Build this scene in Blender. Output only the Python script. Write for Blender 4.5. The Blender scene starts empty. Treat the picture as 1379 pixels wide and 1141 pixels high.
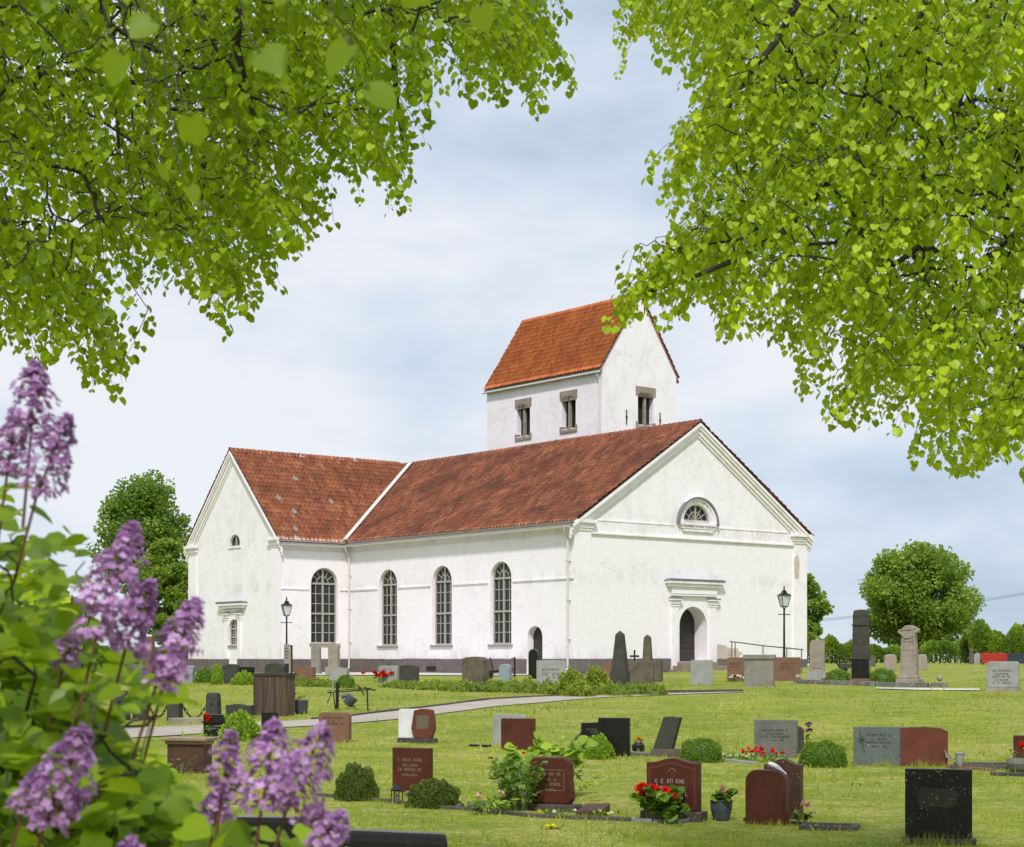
import bpy, bmesh, math, random
import numpy as np
from math import radians, sin, cos, pi, sqrt, atan2, floor
from mathutils import Vector, Matrix
random.seed(7); rng = np.random.default_rng(11)
SC = bpy.context.scene; COL = SC.collection
# ------------------------------------------------------------------ camera, sky, sun, exposure
EYE = 2.3                      # camera height above the datum; level camera with a rising front
FPX, CX, HY = 2375.0, 690.0, 890.0
cd = bpy.data.cameras.new('camera'); cam = bpy.data.objects.new('camera', cd); COL.objects.link(cam)
cam.location = (0, 0, EYE); cam.rotation_euler = (radians(90), 0, 0)
cd.sensor_width = 36; cd.lens = FPX / 1379 * 36; cd.shift_y = (HY - 570.5) / 1379
cd.clip_start = 0.1; cd.clip_end = 3000
cd.dof.use_dof = True; cd.dof.focus_distance = 60; cd.dof.aperture_fstop = 9
SC.camera = cam
SUN_AZ, SUN_EL = radians(184), radians(50)          # compass from +Y, clockwise: behind the camera, to its left
sd = bpy.data.lights.new('sun', 'SUN'); sun = bpy.data.objects.new('sun', sd); COL.objects.link(sun)
sd.energy = 3.1; sd.angle = radians(5); sd.color = (1, .97, .95)
sdir = Vector((sin(SUN_AZ) * cos(SUN_EL), cos(SUN_AZ) * cos(SUN_EL), sin(SUN_EL)))
sun.rotation_euler = sdir.to_track_quat('Z', 'Y').to_euler()
W = bpy.data.worlds.new('World'); SC.world = W; W.use_nodes = True
nt = W.node_tree; nt.nodes.clear(); N = nt.nodes.new; L = nt.links.new
out = N('ShaderNodeOutputWorld'); bg = N('ShaderNodeBackground'); bg.inputs[1].default_value = .1
sky = N('ShaderNodeTexSky'); sky.sky_type = 'NISHITA'; sky.sun_disc = False
sky.sun_elevation = SUN_EL; sky.sun_rotation = SUN_AZ; sky.air_density = 1; sky.dust_density = .6
tc = N('ShaderNodeTexCoord'); mp = N('ShaderNodeMapping'); mp.inputs['Scale'].default_value = (1.5, 1.5, 3.4)
mp.inputs['Location'].default_value = (.35, .1, .42)
n1 = N('ShaderNodeTexNoise'); n1.inputs['Scale'].default_value = 2.9; n1.inputs['Detail'].default_value = 5; n1.inputs['Roughness'].default_value = .5; n1.inputs['Distortion'].default_value = .1
r1 = N('ShaderNodeValToRGB'); r1.color_ramp.elements[0].position = .38; r1.color_ramp.elements[1].position = .62
r1.color_ramp.elements[0].color = (4.9, 5.95, 7.4, 1); r1.color_ramp.elements[1].color = (8.35, 8.6, 9.15, 1)
e = r1.color_ramp.elements.new(.5); e.color = (6.5, 7.4, 8.6, 1)
mx = N('ShaderNodeMix'); mx.data_type = 'RGBA'; mx.inputs[0].default_value = .95
L(tc.outputs['Generated'], mp.inputs[0]); L(mp.outputs[0], n1.inputs[0]); L(n1.outputs[0], r1.inputs[0])
L(sky.outputs[0], mx.inputs[6]); L(r1.outputs[0], mx.inputs[7]); L(mx.outputs[2], bg.inputs[0]); L(bg.outputs[0], out.inputs[0])
SC.view_settings.view_transform = 'Standard'; SC.view_settings.look = 'None'
SC.view_settings.exposure = .05; SC.view_settings.gamma = 1
try: SC.cycles.max_bounces = 8; SC.cycles.transparent_max_bounces = 8
except Exception: pass

# ------------------------------------------------------------------ ground height and pixel helpers
_dA = [0, 12, 18, 25, 38, 50, 63, 70, 81, 95, 110, 150, 400, 3000]
_zA = [-1.95, -2.15, -2.27, -2.2, -1.76, -1.3, -.96, -.82, -.66, -.62, -.6, -.5, -.5, -.5]
_zB = [-1.95, -2.15, -2.27, -2.2, -1.76, -1.3, -.95, -.78, -.5, -.27, -.16, -.2, -.4, -.5]
_gd = np.arange(0, 420, .5); _k = np.hanning(13); _k /= _k.sum()
def _sm(z):
    v = np.interp(_gd, _dA, z); return np.convolve(np.pad(v, 6, mode='edge'), _k, mode='valid')
_gA, _gB = _sm(_zA), _sm(_zB)
def gz_np(x, y):
    d = np.maximum(y, .5); a = np.interp(d, _gd, _gA); b = np.interp(d, _gd, _gB)
    t = np.clip((x / d - .04) / .1, 0, 1); t = t * t * (3 - 2 * t)
    return EYE + a * (1 - t) + b * t + .012 * np.sin(x * .9 + y * .35) * np.sin(y * .6)
def gz(x, y): return float(gz_np(np.array([x]), np.array([y]))[0])
def at(px, py, d): return Vector(((px - CX) / FPX * d, d, EYE + (HY - py) / FPX * d))
def ground_at(px, py):          # the point of the ground seen at a pixel of the photograph
    best = None
    lo, hi = 8.0, 118.0
    k = (px - CX) / FPX
    def yy(d): return HY + FPX * (EYE - gz(k * d, d)) / d
    for _ in range(40):
        m = (lo + hi) / 2
        if yy(m) > py: lo = m
        else: hi = m
    d = (lo + hi) / 2
    return Vector((k * d, d, gz(k * d, d)))

# ------------------------------------------------------------------ materials
def mat(name): 
    m = bpy.data.materials.new(name); m.use_nodes = True
    return m, m.node_tree.nodes, m.node_tree.links, m.node_tree.nodes['Principled BSDF']
def texco(N, L, sc=1, obj=True):
    t = N.new('ShaderNodeTexCoord'); m = N.new('ShaderNodeMapping'); m.inputs['Scale'].default_value = (sc, sc, sc) if not hasattr(sc, '__len__') else sc
    L.new(t.outputs['Object' if obj else 'Generated'], m.inputs[0]); return m.outputs[0]
def noise(N, L, vec, scale, detail=4, rough=.55, dist=0):
    n = N.new('ShaderNodeTexNoise'); n.inputs['Scale'].default_value = scale; n.inputs['Detail'].default_value = detail
    n.inputs['Roughness'].default_value = rough; n.inputs['Distortion'].default_value = dist
    L.new(vec, n.inputs[0]); return n.outputs[0]
def ramp(N, L, fac, stops):
    r = N.new('ShaderNodeValToRGB'); cr = r.color_ramp
    cr.elements[0].position = stops[0][0]; cr.elements[0].color = (*stops[0][1], 1)
    cr.elements[1].position = stops[-1][0]; cr.elements[1].color = (*stops[-1][1], 1)
    for p, c in stops[1:-1]:
        e = cr.elements.new(p); e.color = (*c, 1)
    L.new(fac, r.inputs[0]); return r.outputs[0]
def mix(N, L, fac, a, b, mode='MIX'):
    m = N.new('ShaderNodeMix'); m.data_type = 'RGBA'; m.blend_type = mode
    if isinstance(fac, (int, float)): m.inputs[0].default_value = fac
    else: L.new(fac, m.inputs[0])
    for i, v in ((6, a), (7, b)):
        if isinstance(v, tuple): m.inputs[i].default_value = (*v, 1)
        else: L.new(v, m.inputs[i])
    return m.outputs[2]
def bump(N, L, P, h, strength=.3, dist=.02):
    b = N.new('ShaderNodeBump'); b.inputs['Strength'].default_value = strength; b.inputs['Distance'].default_value = dist
    L.new(h, b.inputs['Height']); L.new(b.outputs[0], P.inputs['Normal'])
def g3(v): return (v, v, v)
def plain(name, col, rough=.6, metal=0, var=.12, sc=20):
    m, N, L, P = mat(name); v = texco(N, L)
    n = noise(N, L, v, sc, 4)
    c = ramp(N, L, n, [(.3, tuple(x * (1 - var) for x in col)), (.7, tuple(min(1, x * (1 + var)) for x in col))])
    L.new(c, P.inputs['Base Color']); P.inputs['Roughness'].default_value = rough; P.inputs['Metallic'].default_value = metal
    bump(N, L, P, n, .15, .004); return m
def plaster(name, stain=.5):
    m, N, L, P = mat(name); v = texco(N, L)
    big = noise(N, L, v, .55, 6, .62, .6); mid = noise(N, L, v, 2.6, 6, .65, .8); fine = noise(N, L, v, 14, 5, .6)
    c = ramp(N, L, mid, [(.25, (.85, .795, .80)), (.5, (.90, .85, .87)), (.75, (.915, .865, .89))])
    ms = ramp(N, L, big, [(.60 - stain * .13, g3(0)), (.70 - stain * .1, g3(1))])
    ms2 = ramp(N, L, noise(N, L, v, 5.5, 7, .7, 1.2), [(.50, g3(0)), (.60, g3(.45))])
    k = mix(N, L, 1.0, ms, ms2, 'MULTIPLY')
    c2 = mix(N, L, k, c, (.56, .51, .47))
    # rain streaks
    vs = texco(N, L, (3.2, 3.2, .32)); st = ramp(N, L, noise(N, L, vs, 2.0, 6, .7, .4), [(.56, g3(0)), (.70, g3(.22))])
    c3 = mix(N, L, st, c2, (.60, .57, .54))
    # small chips
    vo = N.new('ShaderNodeTexVoronoi'); vo.inputs['Scale'].default_value = 2.1; L.new(v, vo.inputs[0])
    ch = ramp(N, L, vo.outputs['Distance'], [(.035, g3(.7)), (.06, g3(0))])
    c4 = mix(N, L, ch, c3, (.42, .38, .36))
    # grime settles under the eaves, along the string course and in the splash zone above the plinth
    sx = N.new('ShaderNodeSeparateXYZ'); L.new(v, sx.inputs[0]); sz = N.new('ShaderNodeMath'); sz.operation = 'MULTIPLY'; sz.inputs[1].default_value = .1; L.new(sx.outputs[2], sz.inputs[0])
    zz = ramp(N, L, sz.outputs[0], [(.04, g3(.0)), (.075, g3(.9)), (.15, g3(.12)), (.40, g3(.1)), (.45, g3(.8)), (.50, g3(.12)), (.62, g3(.12)), (.70, g3(.85)), (.78, g3(.3)), (.95, g3(.35))])
    gn = ramp(N, L, noise(N, L, texco(N, L, (1, 1, .55)), 1.3, 7, .72, .5), [(.47, g3(0)), (.66, g3(.85))])
    c4 = mix(N, L, mix(N, L, 1., zz, gn, 'MULTIPLY'), c4, (.60, .55, .53))
    L.new(c4, P.inputs['Base Color']); P.inputs['Roughness'].default_value = .9
    # low rising splash dirt has its own shape: mix of heights
    add = N.new('ShaderNodeMath'); add.operation = 'MULTIPLY_ADD'; add.inputs[1].default_value = 2.2
    L.new(mid, add.inputs[0]); L.new(fine, add.inputs[2]); bump(N, L, P, add.outputs[0], .32, .03)
    return m
def tile_mat(name, cols, lichen=.1, pale=.02, soot=.6):
    m, N, L, P = mat(name); uv = N.new('ShaderNodeUVMap'); uv.uv_map = 'UVMap'
    fl = N.new('ShaderNodeVectorMath'); fl.operation = 'FLOOR'; L.new(uv.outputs[0], fl.inputs[0])
    wn = N.new('ShaderNodeTexWhiteNoise'); wn.noise_dimensions = '2D'; L.new(fl.outputs[0], wn.inputs['Vector'])
    c = ramp(N, L, wn.outputs['Value'], [(i / (len(cols) - 1), cc) for i, cc in enumerate(cols)])
    v = texco(N, L); b = noise(N, L, v, .5, 5, .6, .5)
    c = mix(N, L, ramp(N, L, b, [(.42, g3(0)), (.68, g3(soot))]), c, tuple(x * .55 for x in cols[0]))
    l = noise(N, L, v, 3.5, 6, .7, .6)
    c = mix(N, L, ramp(N, L, l, [(.62 - lichen, g3(0)), (.75 - lichen * .5, g3(.8))]), c, (.20, .13, .055))
    f = noise(N, L, v, 30, 4)
    c = mix(N, L, ramp(N, L, f, [(.32, g3(.25)), (.55, g3(0))]), c, (.07, .04, .03))
    wn2 = N.new('ShaderNodeTexWhiteNoise'); wn2.noise_dimensions = '3D'; L.new(fl.outputs[0], wn2.inputs['Vector'])
    gt = N.new('ShaderNodeMath'); gt.operation = 'LESS_THAN'; gt.inputs[1].default_value = pale; L.new(wn2.outputs['Value'], gt.inputs[0])
    c = mix(N, L, gt.outputs[0], c, (.45, .40, .36))
    L.new(c, P.inputs['Base Color']); P.inputs['Roughness'].default_value = .85; bump(N, L, P, f, .3, .01)
    return m
def granite(name, col, rough=.5, lichen=0., speck=.25, stain=.25, lc=(.55, .55, .45)):
    m, N, L, P = mat(name); v = texco(N, L)
    f = noise(N, L, v, 90, 3, .7); b = noise(N, L, v, 3.2, 5, .6, .4)
    c = ramp(N, L, f, [(.35, tuple(x * (1 - speck) for x in col)), (.65, tuple(min(1, x * (1 + speck)) for x in col))])
    c = mix(N, L, ramp(N, L, b, [(.42, g3(0)), (.72, g3(stain * 2.2 if stain < .45 else 1))]), c, tuple(x * .5 for x in col))
    vs = texco(N, L, (9, 9, 1.0)); st = noise(N, L, vs, 1.5, 5, .65)
    c = mix(N, L, ramp(N, L, st, [(.55, g3(0)), (.75, g3(stain))]), c, (.07, .07, .055))
    if lichen:
        vo = N.new('ShaderNodeTexVoronoi'); vo.inputs['Scale'].default_value = 26; vo.inputs['Randomness'].default_value = 1
        dn = N.new('ShaderNodeTexNoise'); dn.inputs['Scale'].default_value = 30; L.new(v, dn.inputs[0]); av = N.new('ShaderNodeVectorMath'); av.operation = 'MULTIPLY_ADD'; av.inputs[1].default_value = (.05, .05, .05); L.new(dn.outputs[1], av.inputs[0]); L.new(v, av.inputs[2]); L.new(av.outputs[0], vo.inputs[0])
        msk = ramp(N, L, noise(N, L, v, 4, 3), [(.5, g3(0)), (.6, g3(1))])
        sp = ramp(N, L, vo.outputs['Distance'], [(.1 + lichen * .12, g3(1)), (.16 + lichen * .12, g3(0))])
        c = mix(N, L, mix(N, L, 1., sp, msk, 'MULTIPLY'), c, lc)
    L.new(c, P.inputs['Base Color']); P.inputs['Roughness'].default_value = rough
    P.inputs['Specular IOR Level'].default_value = .25
    bump(N, L, P, f, .12 if rough < .3 else .4, .003); return m
def leaf_mat(name, dark, light, trans, tf=.5, rough=.45, tcol=None):
    m, N, L, P = mat(name)
    a = N.new('ShaderNodeAttribute'); a.attribute_name = 'rnd'
    c = ramp(N, L, a.outputs['Fac'], [(0, dark), (.75, light), (1, tuple(min(1, x * 1.35) for x in light))])
    L.new(c, P.inputs['Base Color']); P.inputs['Roughness'].default_value = rough
    P.inputs['Specular IOR Level'].default_value = .35
    t = N.new('ShaderNodeBsdfTranslucent'); tcx = mix(N, L, .35, trans, c); L.new(tcx, t.inputs[0])
    ms = N.new('ShaderNodeMixShader'); ms.inputs[0].default_value = tf
    L.new(P.outputs[0], ms.inputs[1]); L.new(t.outputs[0], ms.inputs[2]); L.new(ms.outputs[0], N['Material Output'].inputs[0])
    return m
M = {}
M['plaster'] = plaster('lime_plaster', .55); M['plaster_clean'] = plaster('lime_plaster_trim', .15); M['plaster_worn'] = plaster('lime_plaster_worn', 1.25)
M['tower_plaster'] = plaster('tower_plaster', .8)
M['tile'] = tile_mat('nave_pantiles', [(.17, .062, .036), (.29, .085, .042), (.40, .125, .055), (.23, .075, .042), (.46, .18, .09)], .03, .0, .8)
M['tile_t'] = tile_mat('transept_pantiles', [(.26, .088, .045), (.40, .125, .055), (.52, .18, .08), (.34, .105, .055), (.58, .25, .125)], .05, .012, .5)
M['tile_tower'] = tile_mat('tower_pantiles', [(.46, .11, .033), (.60, .16, .045), (.70, .22, .06), (.50, .13, .037), (.63, .2, .055)], .05, .0, .35)
M['plinth'] = granite('plinth_stone', (.17, .14, .135), .85, 0, .2, .3)
M['glass'], N_, L_, P_ = mat('window_glass'); P_.inputs['Base Color'].default_value = (.02, .026, .024, 1); P_.inputs['Roughness'].default_value = .12; P_.inputs['Specular IOR Level'].default_value = .35
_v = texco(N_, L_); bump(N_, L_, P_, noise(N_, L_, _v, 2.2, 2), .25, .05)
M['frame'] = plain('window_paint', (.40, .36, .31), .55); M['sill'] = plain('sill_sheet', (.30, .27, .24), .6)
M['stone'] = granite('tower_stone', (.33, .27, .21), .9, 0, .2, .3); M['dark'] = plain('dark_interior', (.012, .012, .012), .9)
M['door'] = plain('door_tarred_wood', (.028, .022, .019), .55); M['zinc'] = plain('zinc_sheet', (.22, .23, .24), .45, .5)
M['gutter'] = plain('gutter_paint', (.62, .61, .56), .5); M['black'] = plain('black_iron', (.012, .013, .014), .45, .2)
M['lampglass'], N_, L_, P_ = mat('lantern_glass'); P_.inputs['Base Color'].default_value = (.62, .62, .6, 1); P_.inputs['Roughness'].default_value = .2
M['gravel'] = None
def gravel(name, c0, c1):
    m, N, L, P = mat(name); v = texco(N, L); f = noise(N, L, v, 38, 4, .8); b = noise(N, L, v, .8, 4)
    c = ramp(N, L, f, [(.3, c0), (.7, c1)]); c = mix(N, L, ramp(N, L, b, [(.4, g3(0)), (.7, g3(.35))]), c, (.2, .18, .12))
    L.new(c, P.inputs['Base Color']); P.inputs['Roughness'].default_value = .95; bump(N, L, P, f, .6, .02); return m
M['gravel'] = gravel('path_gravel', (.30, .255, .205), (.56, .49, .41)); M['gravel_pale'] = gravel('yard_gravel', (.48, .45, .40), (.70, .66, .60))
M['soil'] = gravel('bed_soil', (.06, .045, .03), (.14, .1, .07))
# grass ground sheet
m, N_, L_, P_ = mat('lawn'); v = texco(N_, L_)
b = noise(N_, L_, v, .35, 7, .7, .6); md = noise(N_, L_, texco(N_, L_, (.6, 1.5, 1)), 1.6, 6, .75, .5); f = noise(N_, L_, v, 9, 6, .8); f2 = noise(N_, L_, v, 45, 3, .8)
c = ramp(N_, L_, b, [(.3, (.14, .215, .018)), (.5, (.27, .32, .035)), (.68, (.44, .40, .10))])
c = mix(N_, L_, ramp(N_, L_, md, [(.48, g3(0)), (.60, g3(.9))]), c, (.46, .40, .14))
c = mix(N_, L_, ramp(N_, L_, f, [(.40, g3(.7)), (.56, g3(0))]), c, (.07, .125, .010))
c = mix(N_, L_, ramp(N_, L_, f2, [(.55, g3(0)), (.72, g3(.45))]), c, (.36, .38, .1))
L_.new(c, P_.inputs['Base Color']); P_.inputs['Roughness'].default_value = .95; P_.inputs['Specular IOR Level'].default_value = .1; bump(N_, L_, P_, f2, .7, .03)
M['lawn'] = m
M['blade'] = leaf_mat('grass_blades', (.15, .24, .018), (.41, .44, .06), (.54, .60, .06), .45, .6)
M['lime_leaf'] = leaf_mat('lime_leaves_shaded', (.045, .10, .004), (.32, .44, .012), (.72, .90, .02), .52, .5)  # left canopy: backlit shade put into the colour, tones imitate sunlit and shaded leaves
M['lime_leaf_r'] = leaf_mat('lime_leaves_sunlit', (.08, .16, .006), (.52, .64, .03), (.78, .95, .035), .5, .4)  # right canopy: same leaves, front light put into the brighter colour
M['lilac_leaf'] = leaf_mat('lilac_leaves', (.07, .14, .006), (.22, .32, .014), (.48, .64, .02), .46, .4)
M['lilac_leaf2'] = leaf_mat('inner_shrub_leaves', (.18, .28, .012), (.46, .58, .03), (.62, .78, .03), .5, .45)
M['tree_leaf'] = leaf_mat('far_tree_leaves', (.085, .165, .02), (.26, .36, .04), (.42, .58, .05), .4, .6)
M['tree_leaf_dark'] = leaf_mat('far_dark_leaves', (.06, .14, .018), (.21, .32, .035), (.36, .52, .04), .38, .6)
M['box_leaf'] = leaf_mat('box_leaves', (.07, .14, .012), (.17, .28, .02), (.2, .32, .02), .25, .5)
M['olive_leaf'] = leaf_mat('conifer_needles', (.05, .085, .012), (.12, .17, .022), (.16, .22, .02), .2, .7)
M['bright_leaf'] = leaf_mat('bright_leaves', (.13, .24, .012), (.30, .43, .03), (.4, .55, .04), .35, .5)
M['juniper'] = leaf_mat('juniper_sprays', (.10, .17, .012), (.30, .37, .03), (.3, .36, .03), .2, .7)
M['rust_leaf'] = leaf_mat('rusty_stems', (.16, .06, .03), (.30, .13, .06), (.3, .1, .05), .2, .7)
M['floret'] = leaf_mat('lilac_florets', (.28, .12, .30), (.60, .36, .62), (.68, .34, .68), .35, .5)
M['bark'] = plain('bark', (.038, .031, .023), .9, 0, .4, 9); M['twig'] = plain('twig_bark', (.05, .042, .026), .85)
M['green_stem'] = plain('green_stem', (.10, .15, .04), .7)
M['red'] = leaf_mat('red_petals', (.50, .008, .008), (.80, .02, .015), (.9, .03, .02), .25, .5)
M['pink'] = leaf_mat('pink_petals', (.65, .25, .28), (.85, .5, .52), (.9, .4, .4), .25, .5)
M['purple'] = leaf_mat('purple_petals', (.12, .02, .12), (.25, .06, .25), (.3, .05, .3), .25, .5)
M['crimson'] = leaf_mat('crimson_petals', (.2, .008, .02), (.36, .02, .04), (.4, .02, .03), .2, .5)
M['orange'] = leaf_mat('orange_petals', (.7, .10, .01), (.85, .2, .02), (.9, .2, .02), .25, .5)
M['yellow'] = leaf_mat('yellow_petals', (.75, .6, .02), (.9, .8, .05), (.9, .8, .05), .2, .5)
M['white'] = leaf_mat('white_petals', (.75, .75, .7), (.85, .85, .82), (.85, .85, .8), .2, .5)
G = granite
M['g_red'] = G('red_granite', (.092, .024, .012), .55, .0, .25, .35); M['g_redl'] = G('red_granite_light', (.14, .040, .022), .6, 0, .2, .25)
M['g_redd'] = G('dark_red_granite', (.085, .042, .026), .55, .3, .25, .4, (.4, .38, .3)); M['g_black'] = G('black_granite', (.016, .016, .014), .22, 0, .3, .2)
M['g_blackl'] = G('lichened_black_granite', (.018, .016, .012), .4, .45, .3, .3, (.50, .48, .36)); M['g_grey'] = G('grey_granite', (.17, .162, .138), .7, .3, .2, .3, (.45, .45, .38))
M['g_lgrey'] = G('light_grey_granite', (.33, .33, .31), .7, .2, .12, .25, (.6, .58, .48)); M['g_dgrey'] = G('dark_grey_stone', (.062, .058, .046), .75, .4, .25, .35, (.3, .3, .24))
M['g_green'] = G('grey_green_granite', (.13, .15, .135), .55, .2, .2, .25); M['g_brown'] = G('brown_weathered_stone', (.14, .118, .08), .85, .4, .25, .6, (.33, .32, .22))
M['g_buff'] = G('buff_limestone', (.34, .29, .23), .85, .3, .15, .3, (.5, .47, .4)); M['g_pink'] = G('brownish_pink_granite', (.21, .11, .068), .65, .1, .2, .2)
M['g_blue'] = G('blue_grey_granite', (.26, .30, .33), .6, .1, .15, .1); M['g_white'] = G('white_marble', (.70, .70, .68), .6, 0, .08, .2)
M['g_taupe'] = G('taupe_granite', (.25, .23, .19), .7, .2, .2, .25); M['g_kerb'] = G('kerb_stone', (.10, .085, .07), .85, .4, .25, .4, (.32, .3, .24))
M['g_kerbw'] = G('lime_stained_kerb', (.17, .16, .14), .9, 1.6, .25, .4, (.6, .6, .55))
M['rock'] = G('field_stone', (.2, .17, .14), .9, .4, .25, .4)
M['ins_dark'] = plain('engraving_dark', (.03, .028, .025), .6); M['ins_pale'] = plain('engraving_pale', (.19, .13, .085), .7)
M['ins_white'] = plain('engraving_white', (.30, .25, .21), .7)
M['ribwood'] = None
m, N_, L_, P_ = mat('ribbed_brown_stone'); v = texco(N_, L_, (16, 16, .8)); n = noise(N_, L_, v, 1.2, 6, .7)
c = ramp(N_, L_, n, [(.3, (.03, .02, .014)), (.5, (.09, .05, .028)), (.62, (.13, .10, .06)), (.75, (.19, .18, .14))]); L_.new(c, P_.inputs['Base Color']); P_.inputs['Roughness'].default_value = .8; bump(N_, L_, P_, n, .5, .02); M['ribwood'] = m
M['redpaint'] = plain('red_paint', (.42, .02, .012), .5); M['bluepaint'] = plain('dark_blue_paint', (.02, .03, .05), .5)
M['bluedark'] = plain('slate_plastic', (.06, .07, .085), .5); M['cream'] = plain('cream_plaster', (.6, .57, .5), .7)

# ------------------------------------------------------------------ mesh helpers
class MB:
    def __init__(s, T=None): s.v = []; s.f = []; s.T = T
    def add(s, vs, fs):
        o = len(s.v); s.v += [Vector(p) for p in vs]; s.f += [[o + i for i in f] for f in fs]; return s
    def box(s, x0, x1, y0, y1, z0, z1, tx=0, ty=0):     # tx/ty: top inset
        return s.add([(x0, y0, z0), (x1, y0, z0), (x1, y1, z0), (x0, y1, z0), (x0 + tx, y0 + ty, z1), (x1 - tx, y0 + ty, z1), (x1 - tx, y1 - ty, z1), (x0 + tx, y1 - ty, z1)],
                     [(0, 3, 2, 1), (4, 5, 6, 7), (0, 1, 5, 4), (1, 2, 6, 5), (2, 3, 7, 6), (3, 0, 4, 7)])
    def prism(s, pts, y0, y1):          # outline in x,z extruded along y
        n = len(pts); vs = [(x, y0, z) for x, z in pts] + [(x, y1, z) for x, z in pts]
        fs = [list(range(n)), list(range(2 * n - 1, n - 1, -1))] + [(i, i + n, (i + 1) % n + n, (i + 1) % n) for i in range(n)]
        return s.add(vs, fs)
    def band(s, inner, outer, y0, y1):     # closed strip between two matching open polylines, extruded in y
        n = len(inner)
        for i in range(n - 1):
            a, b, c, d = inner[i], inner[i + 1], outer[i + 1], outer[i]
            vs = [(p[0], y, p[1]) for y in (y0, y1) for p in (a, b, c, d)]
            s.add(vs, [(0, 1, 2, 3), (7, 6, 5, 4), (0, 4, 5, 1), (3, 2, 6, 7)] + ([(0, 3, 7, 4)] if i == 0 else []) + ([(1, 5, 6, 2)] if i == n - 2 else []))
        return s
    def lathe(s, prof, c=(0, 0, 0), seg=14, sx=1, sy=1, rot=0):
        o = []; n = len(prof)
        for r, z in prof:
            for k in range(seg):
                a = 2 * pi * (k + rot) / seg; o.append((c[0] + r * cos(a) * sx, c[1] + r * sin(a) * sy, c[2] + z))
        fs = [(i * seg + k, i * seg + (k + 1) % seg, (i + 1) * seg + (k + 1) % seg, (i + 1) * seg + k) for i in range(n - 1) for k in range(seg)]
        fs += [list(range(seg))[::-1], [(n - 1) * seg + k for k in range(seg)]]
        return s.add(o, fs)
    def tube(s, pts, r, seg=6):
        pts = [Vector(p) for p in pts]; n = len(pts)
        rs = r if hasattr(r, '__len__') else [r] * n
        vs = []; up = None
        for i, p in enumerate(pts):
            t = (pts[min(i + 1, n - 1)] - pts[max(i - 1, 0)]).normalized()
            if up is None: up = t.orthogonal().normalized()
            a = (up - t * up.dot(t)); a = a.normalized() if a.length > 1e-5 else t.orthogonal().normalized(); up = a; b = t.cross(a)
            vs += [p + (a * cos(2 * pi * k / seg) + b * sin(2 * pi * k / seg)) * rs[i] for k in range(seg)]
        fs = [(i * seg + k, i * seg + (k + 1) % seg, (i + 1) * seg + (k + 1) % seg, (i + 1) * seg + k) for i in range(n - 1) for k in range(seg)]
        fs += [list(range(seg))[::-1], [(n - 1) * seg + k for k in range(seg)]]
        return s.add(vs, fs)
    def ball(s, c, r, seg=12, sz=1): return s.lathe([(max(.001, r * sin(pi * i / 8)), -r * cos(pi * i / 8) * sz) for i in range(9)], c, seg)
    def build(s, name, m, parent=None, bevel=0, smooth=False, recalc=True):
        T = s.T; me = bpy.data.meshes.new(name)
        me.from_pydata([tuple(T(v)) if T else tuple(v) for v in s.v], [], s.f)
        if recalc or bevel:
            bm = bmesh.new(); bm.from_mesh(me)
            bmesh.ops.recalc_face_normals(bm, faces=bm.faces)
            if bevel:
                es = [e for e in bm.edges if len(e.link_faces) == 2 and e.calc_face_angle(0) > .6]
                bmesh.ops.bevel(bm, geom=es, offset=bevel, segments=2, affect='EDGES', profile=.5)
            bm.to_mesh(me); bm.free()
        if smooth:
            for p in me.polygons: p.use_smooth = True
        me.materials.append(m); o = bpy.data.objects.new(name, me); COL.objects.link(o)
        if parent: o.parent = parent
        return o
def np_mesh(name, V, F, m, parent=None, rnd=None, uv=None, smooth=False):
    """V (n,3); F list of (k,c) int arrays of equal-sized polygons"""
    me = bpy.data.meshes.new(name); me.vertices.add(len(V)); me.vertices.foreach_set('co', np.asarray(V, np.float32).ravel())
    F = F if isinstance(F, list) else [F]
    loops = np.concatenate([f.ravel() for f in F]); tot = np.concatenate([np.full(len(f), f.shape[1]) for f in F])
    st = np.concatenate([[0], np.cumsum(tot)[:-1]])
    me.loops.add(len(loops)); me.loops.foreach_set('vertex_index', loops.astype(np.int32))
    me.polygons.add(len(tot)); me.polygons.foreach_set('loop_start', st.astype(np.int32)); me.polygons.foreach_set('loop_total', tot.astype(np.int32))
    if uv is not None:
        u = me.uv_layers.new(name='UVMap'); u.data.foreach_set('uv', np.asarray(uv, np.float32).ravel())
    if rnd is not None:
        a = me.attributes.new('rnd', 'FLOAT', 'POINT'); a.data.foreach_set('value', np.asarray(rnd, np.float32))
    me.update(calc_edges=True); me.validate()
    if smooth: me.polygons.foreach_set('use_smooth', np.ones(len(tot), bool))
    me.materials.append(m); o = bpy.data.objects.new(name, me); COL.objects.link(o)
    if parent: o.parent = parent
    return o
def nrm(a): return a / np.maximum(np.linalg.norm(a, axis=-1, keepdims=True), 1e-9)
HEART = (np.array([(0, 0, 0), (-.28, -.13, .06), (-.50, .14, .13), (-.49, .50, .11), (-.26, .78, .02), (0, .96, -.10), (.26, .78, .02), (.49, .50, .11), (.50, .14, .13), (.28, -.13, .06), (0, .45, -.01)]),
         np.array([(0, 10, 2, 1), (10, 4, 3, 2), (10, 6, 5, 4), (10, 8, 7, 6), (0, 9, 8, 10)]))
OVAL = (np.array([(0, 0, 0), (-.22, .35, .05), (-.16, .75, .03), (0, 1, -.03), (.16, .75, .03), (.22, .35, .05)]), np.array([(0, 3, 2, 1), (0, 5, 4, 3)]))
DIAM = (np.array([(0, 0, 0), (-.32, .5, .06), (0, 1, 0), (.32, .5, .06)]), np.array([(0, 3, 2, 1)]))
BLADE = (np.array([(-.5, 0, 0), (.5, 0, 0), (.12, 1, .12)]), np.array([(0, 1, 2)]))
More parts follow.
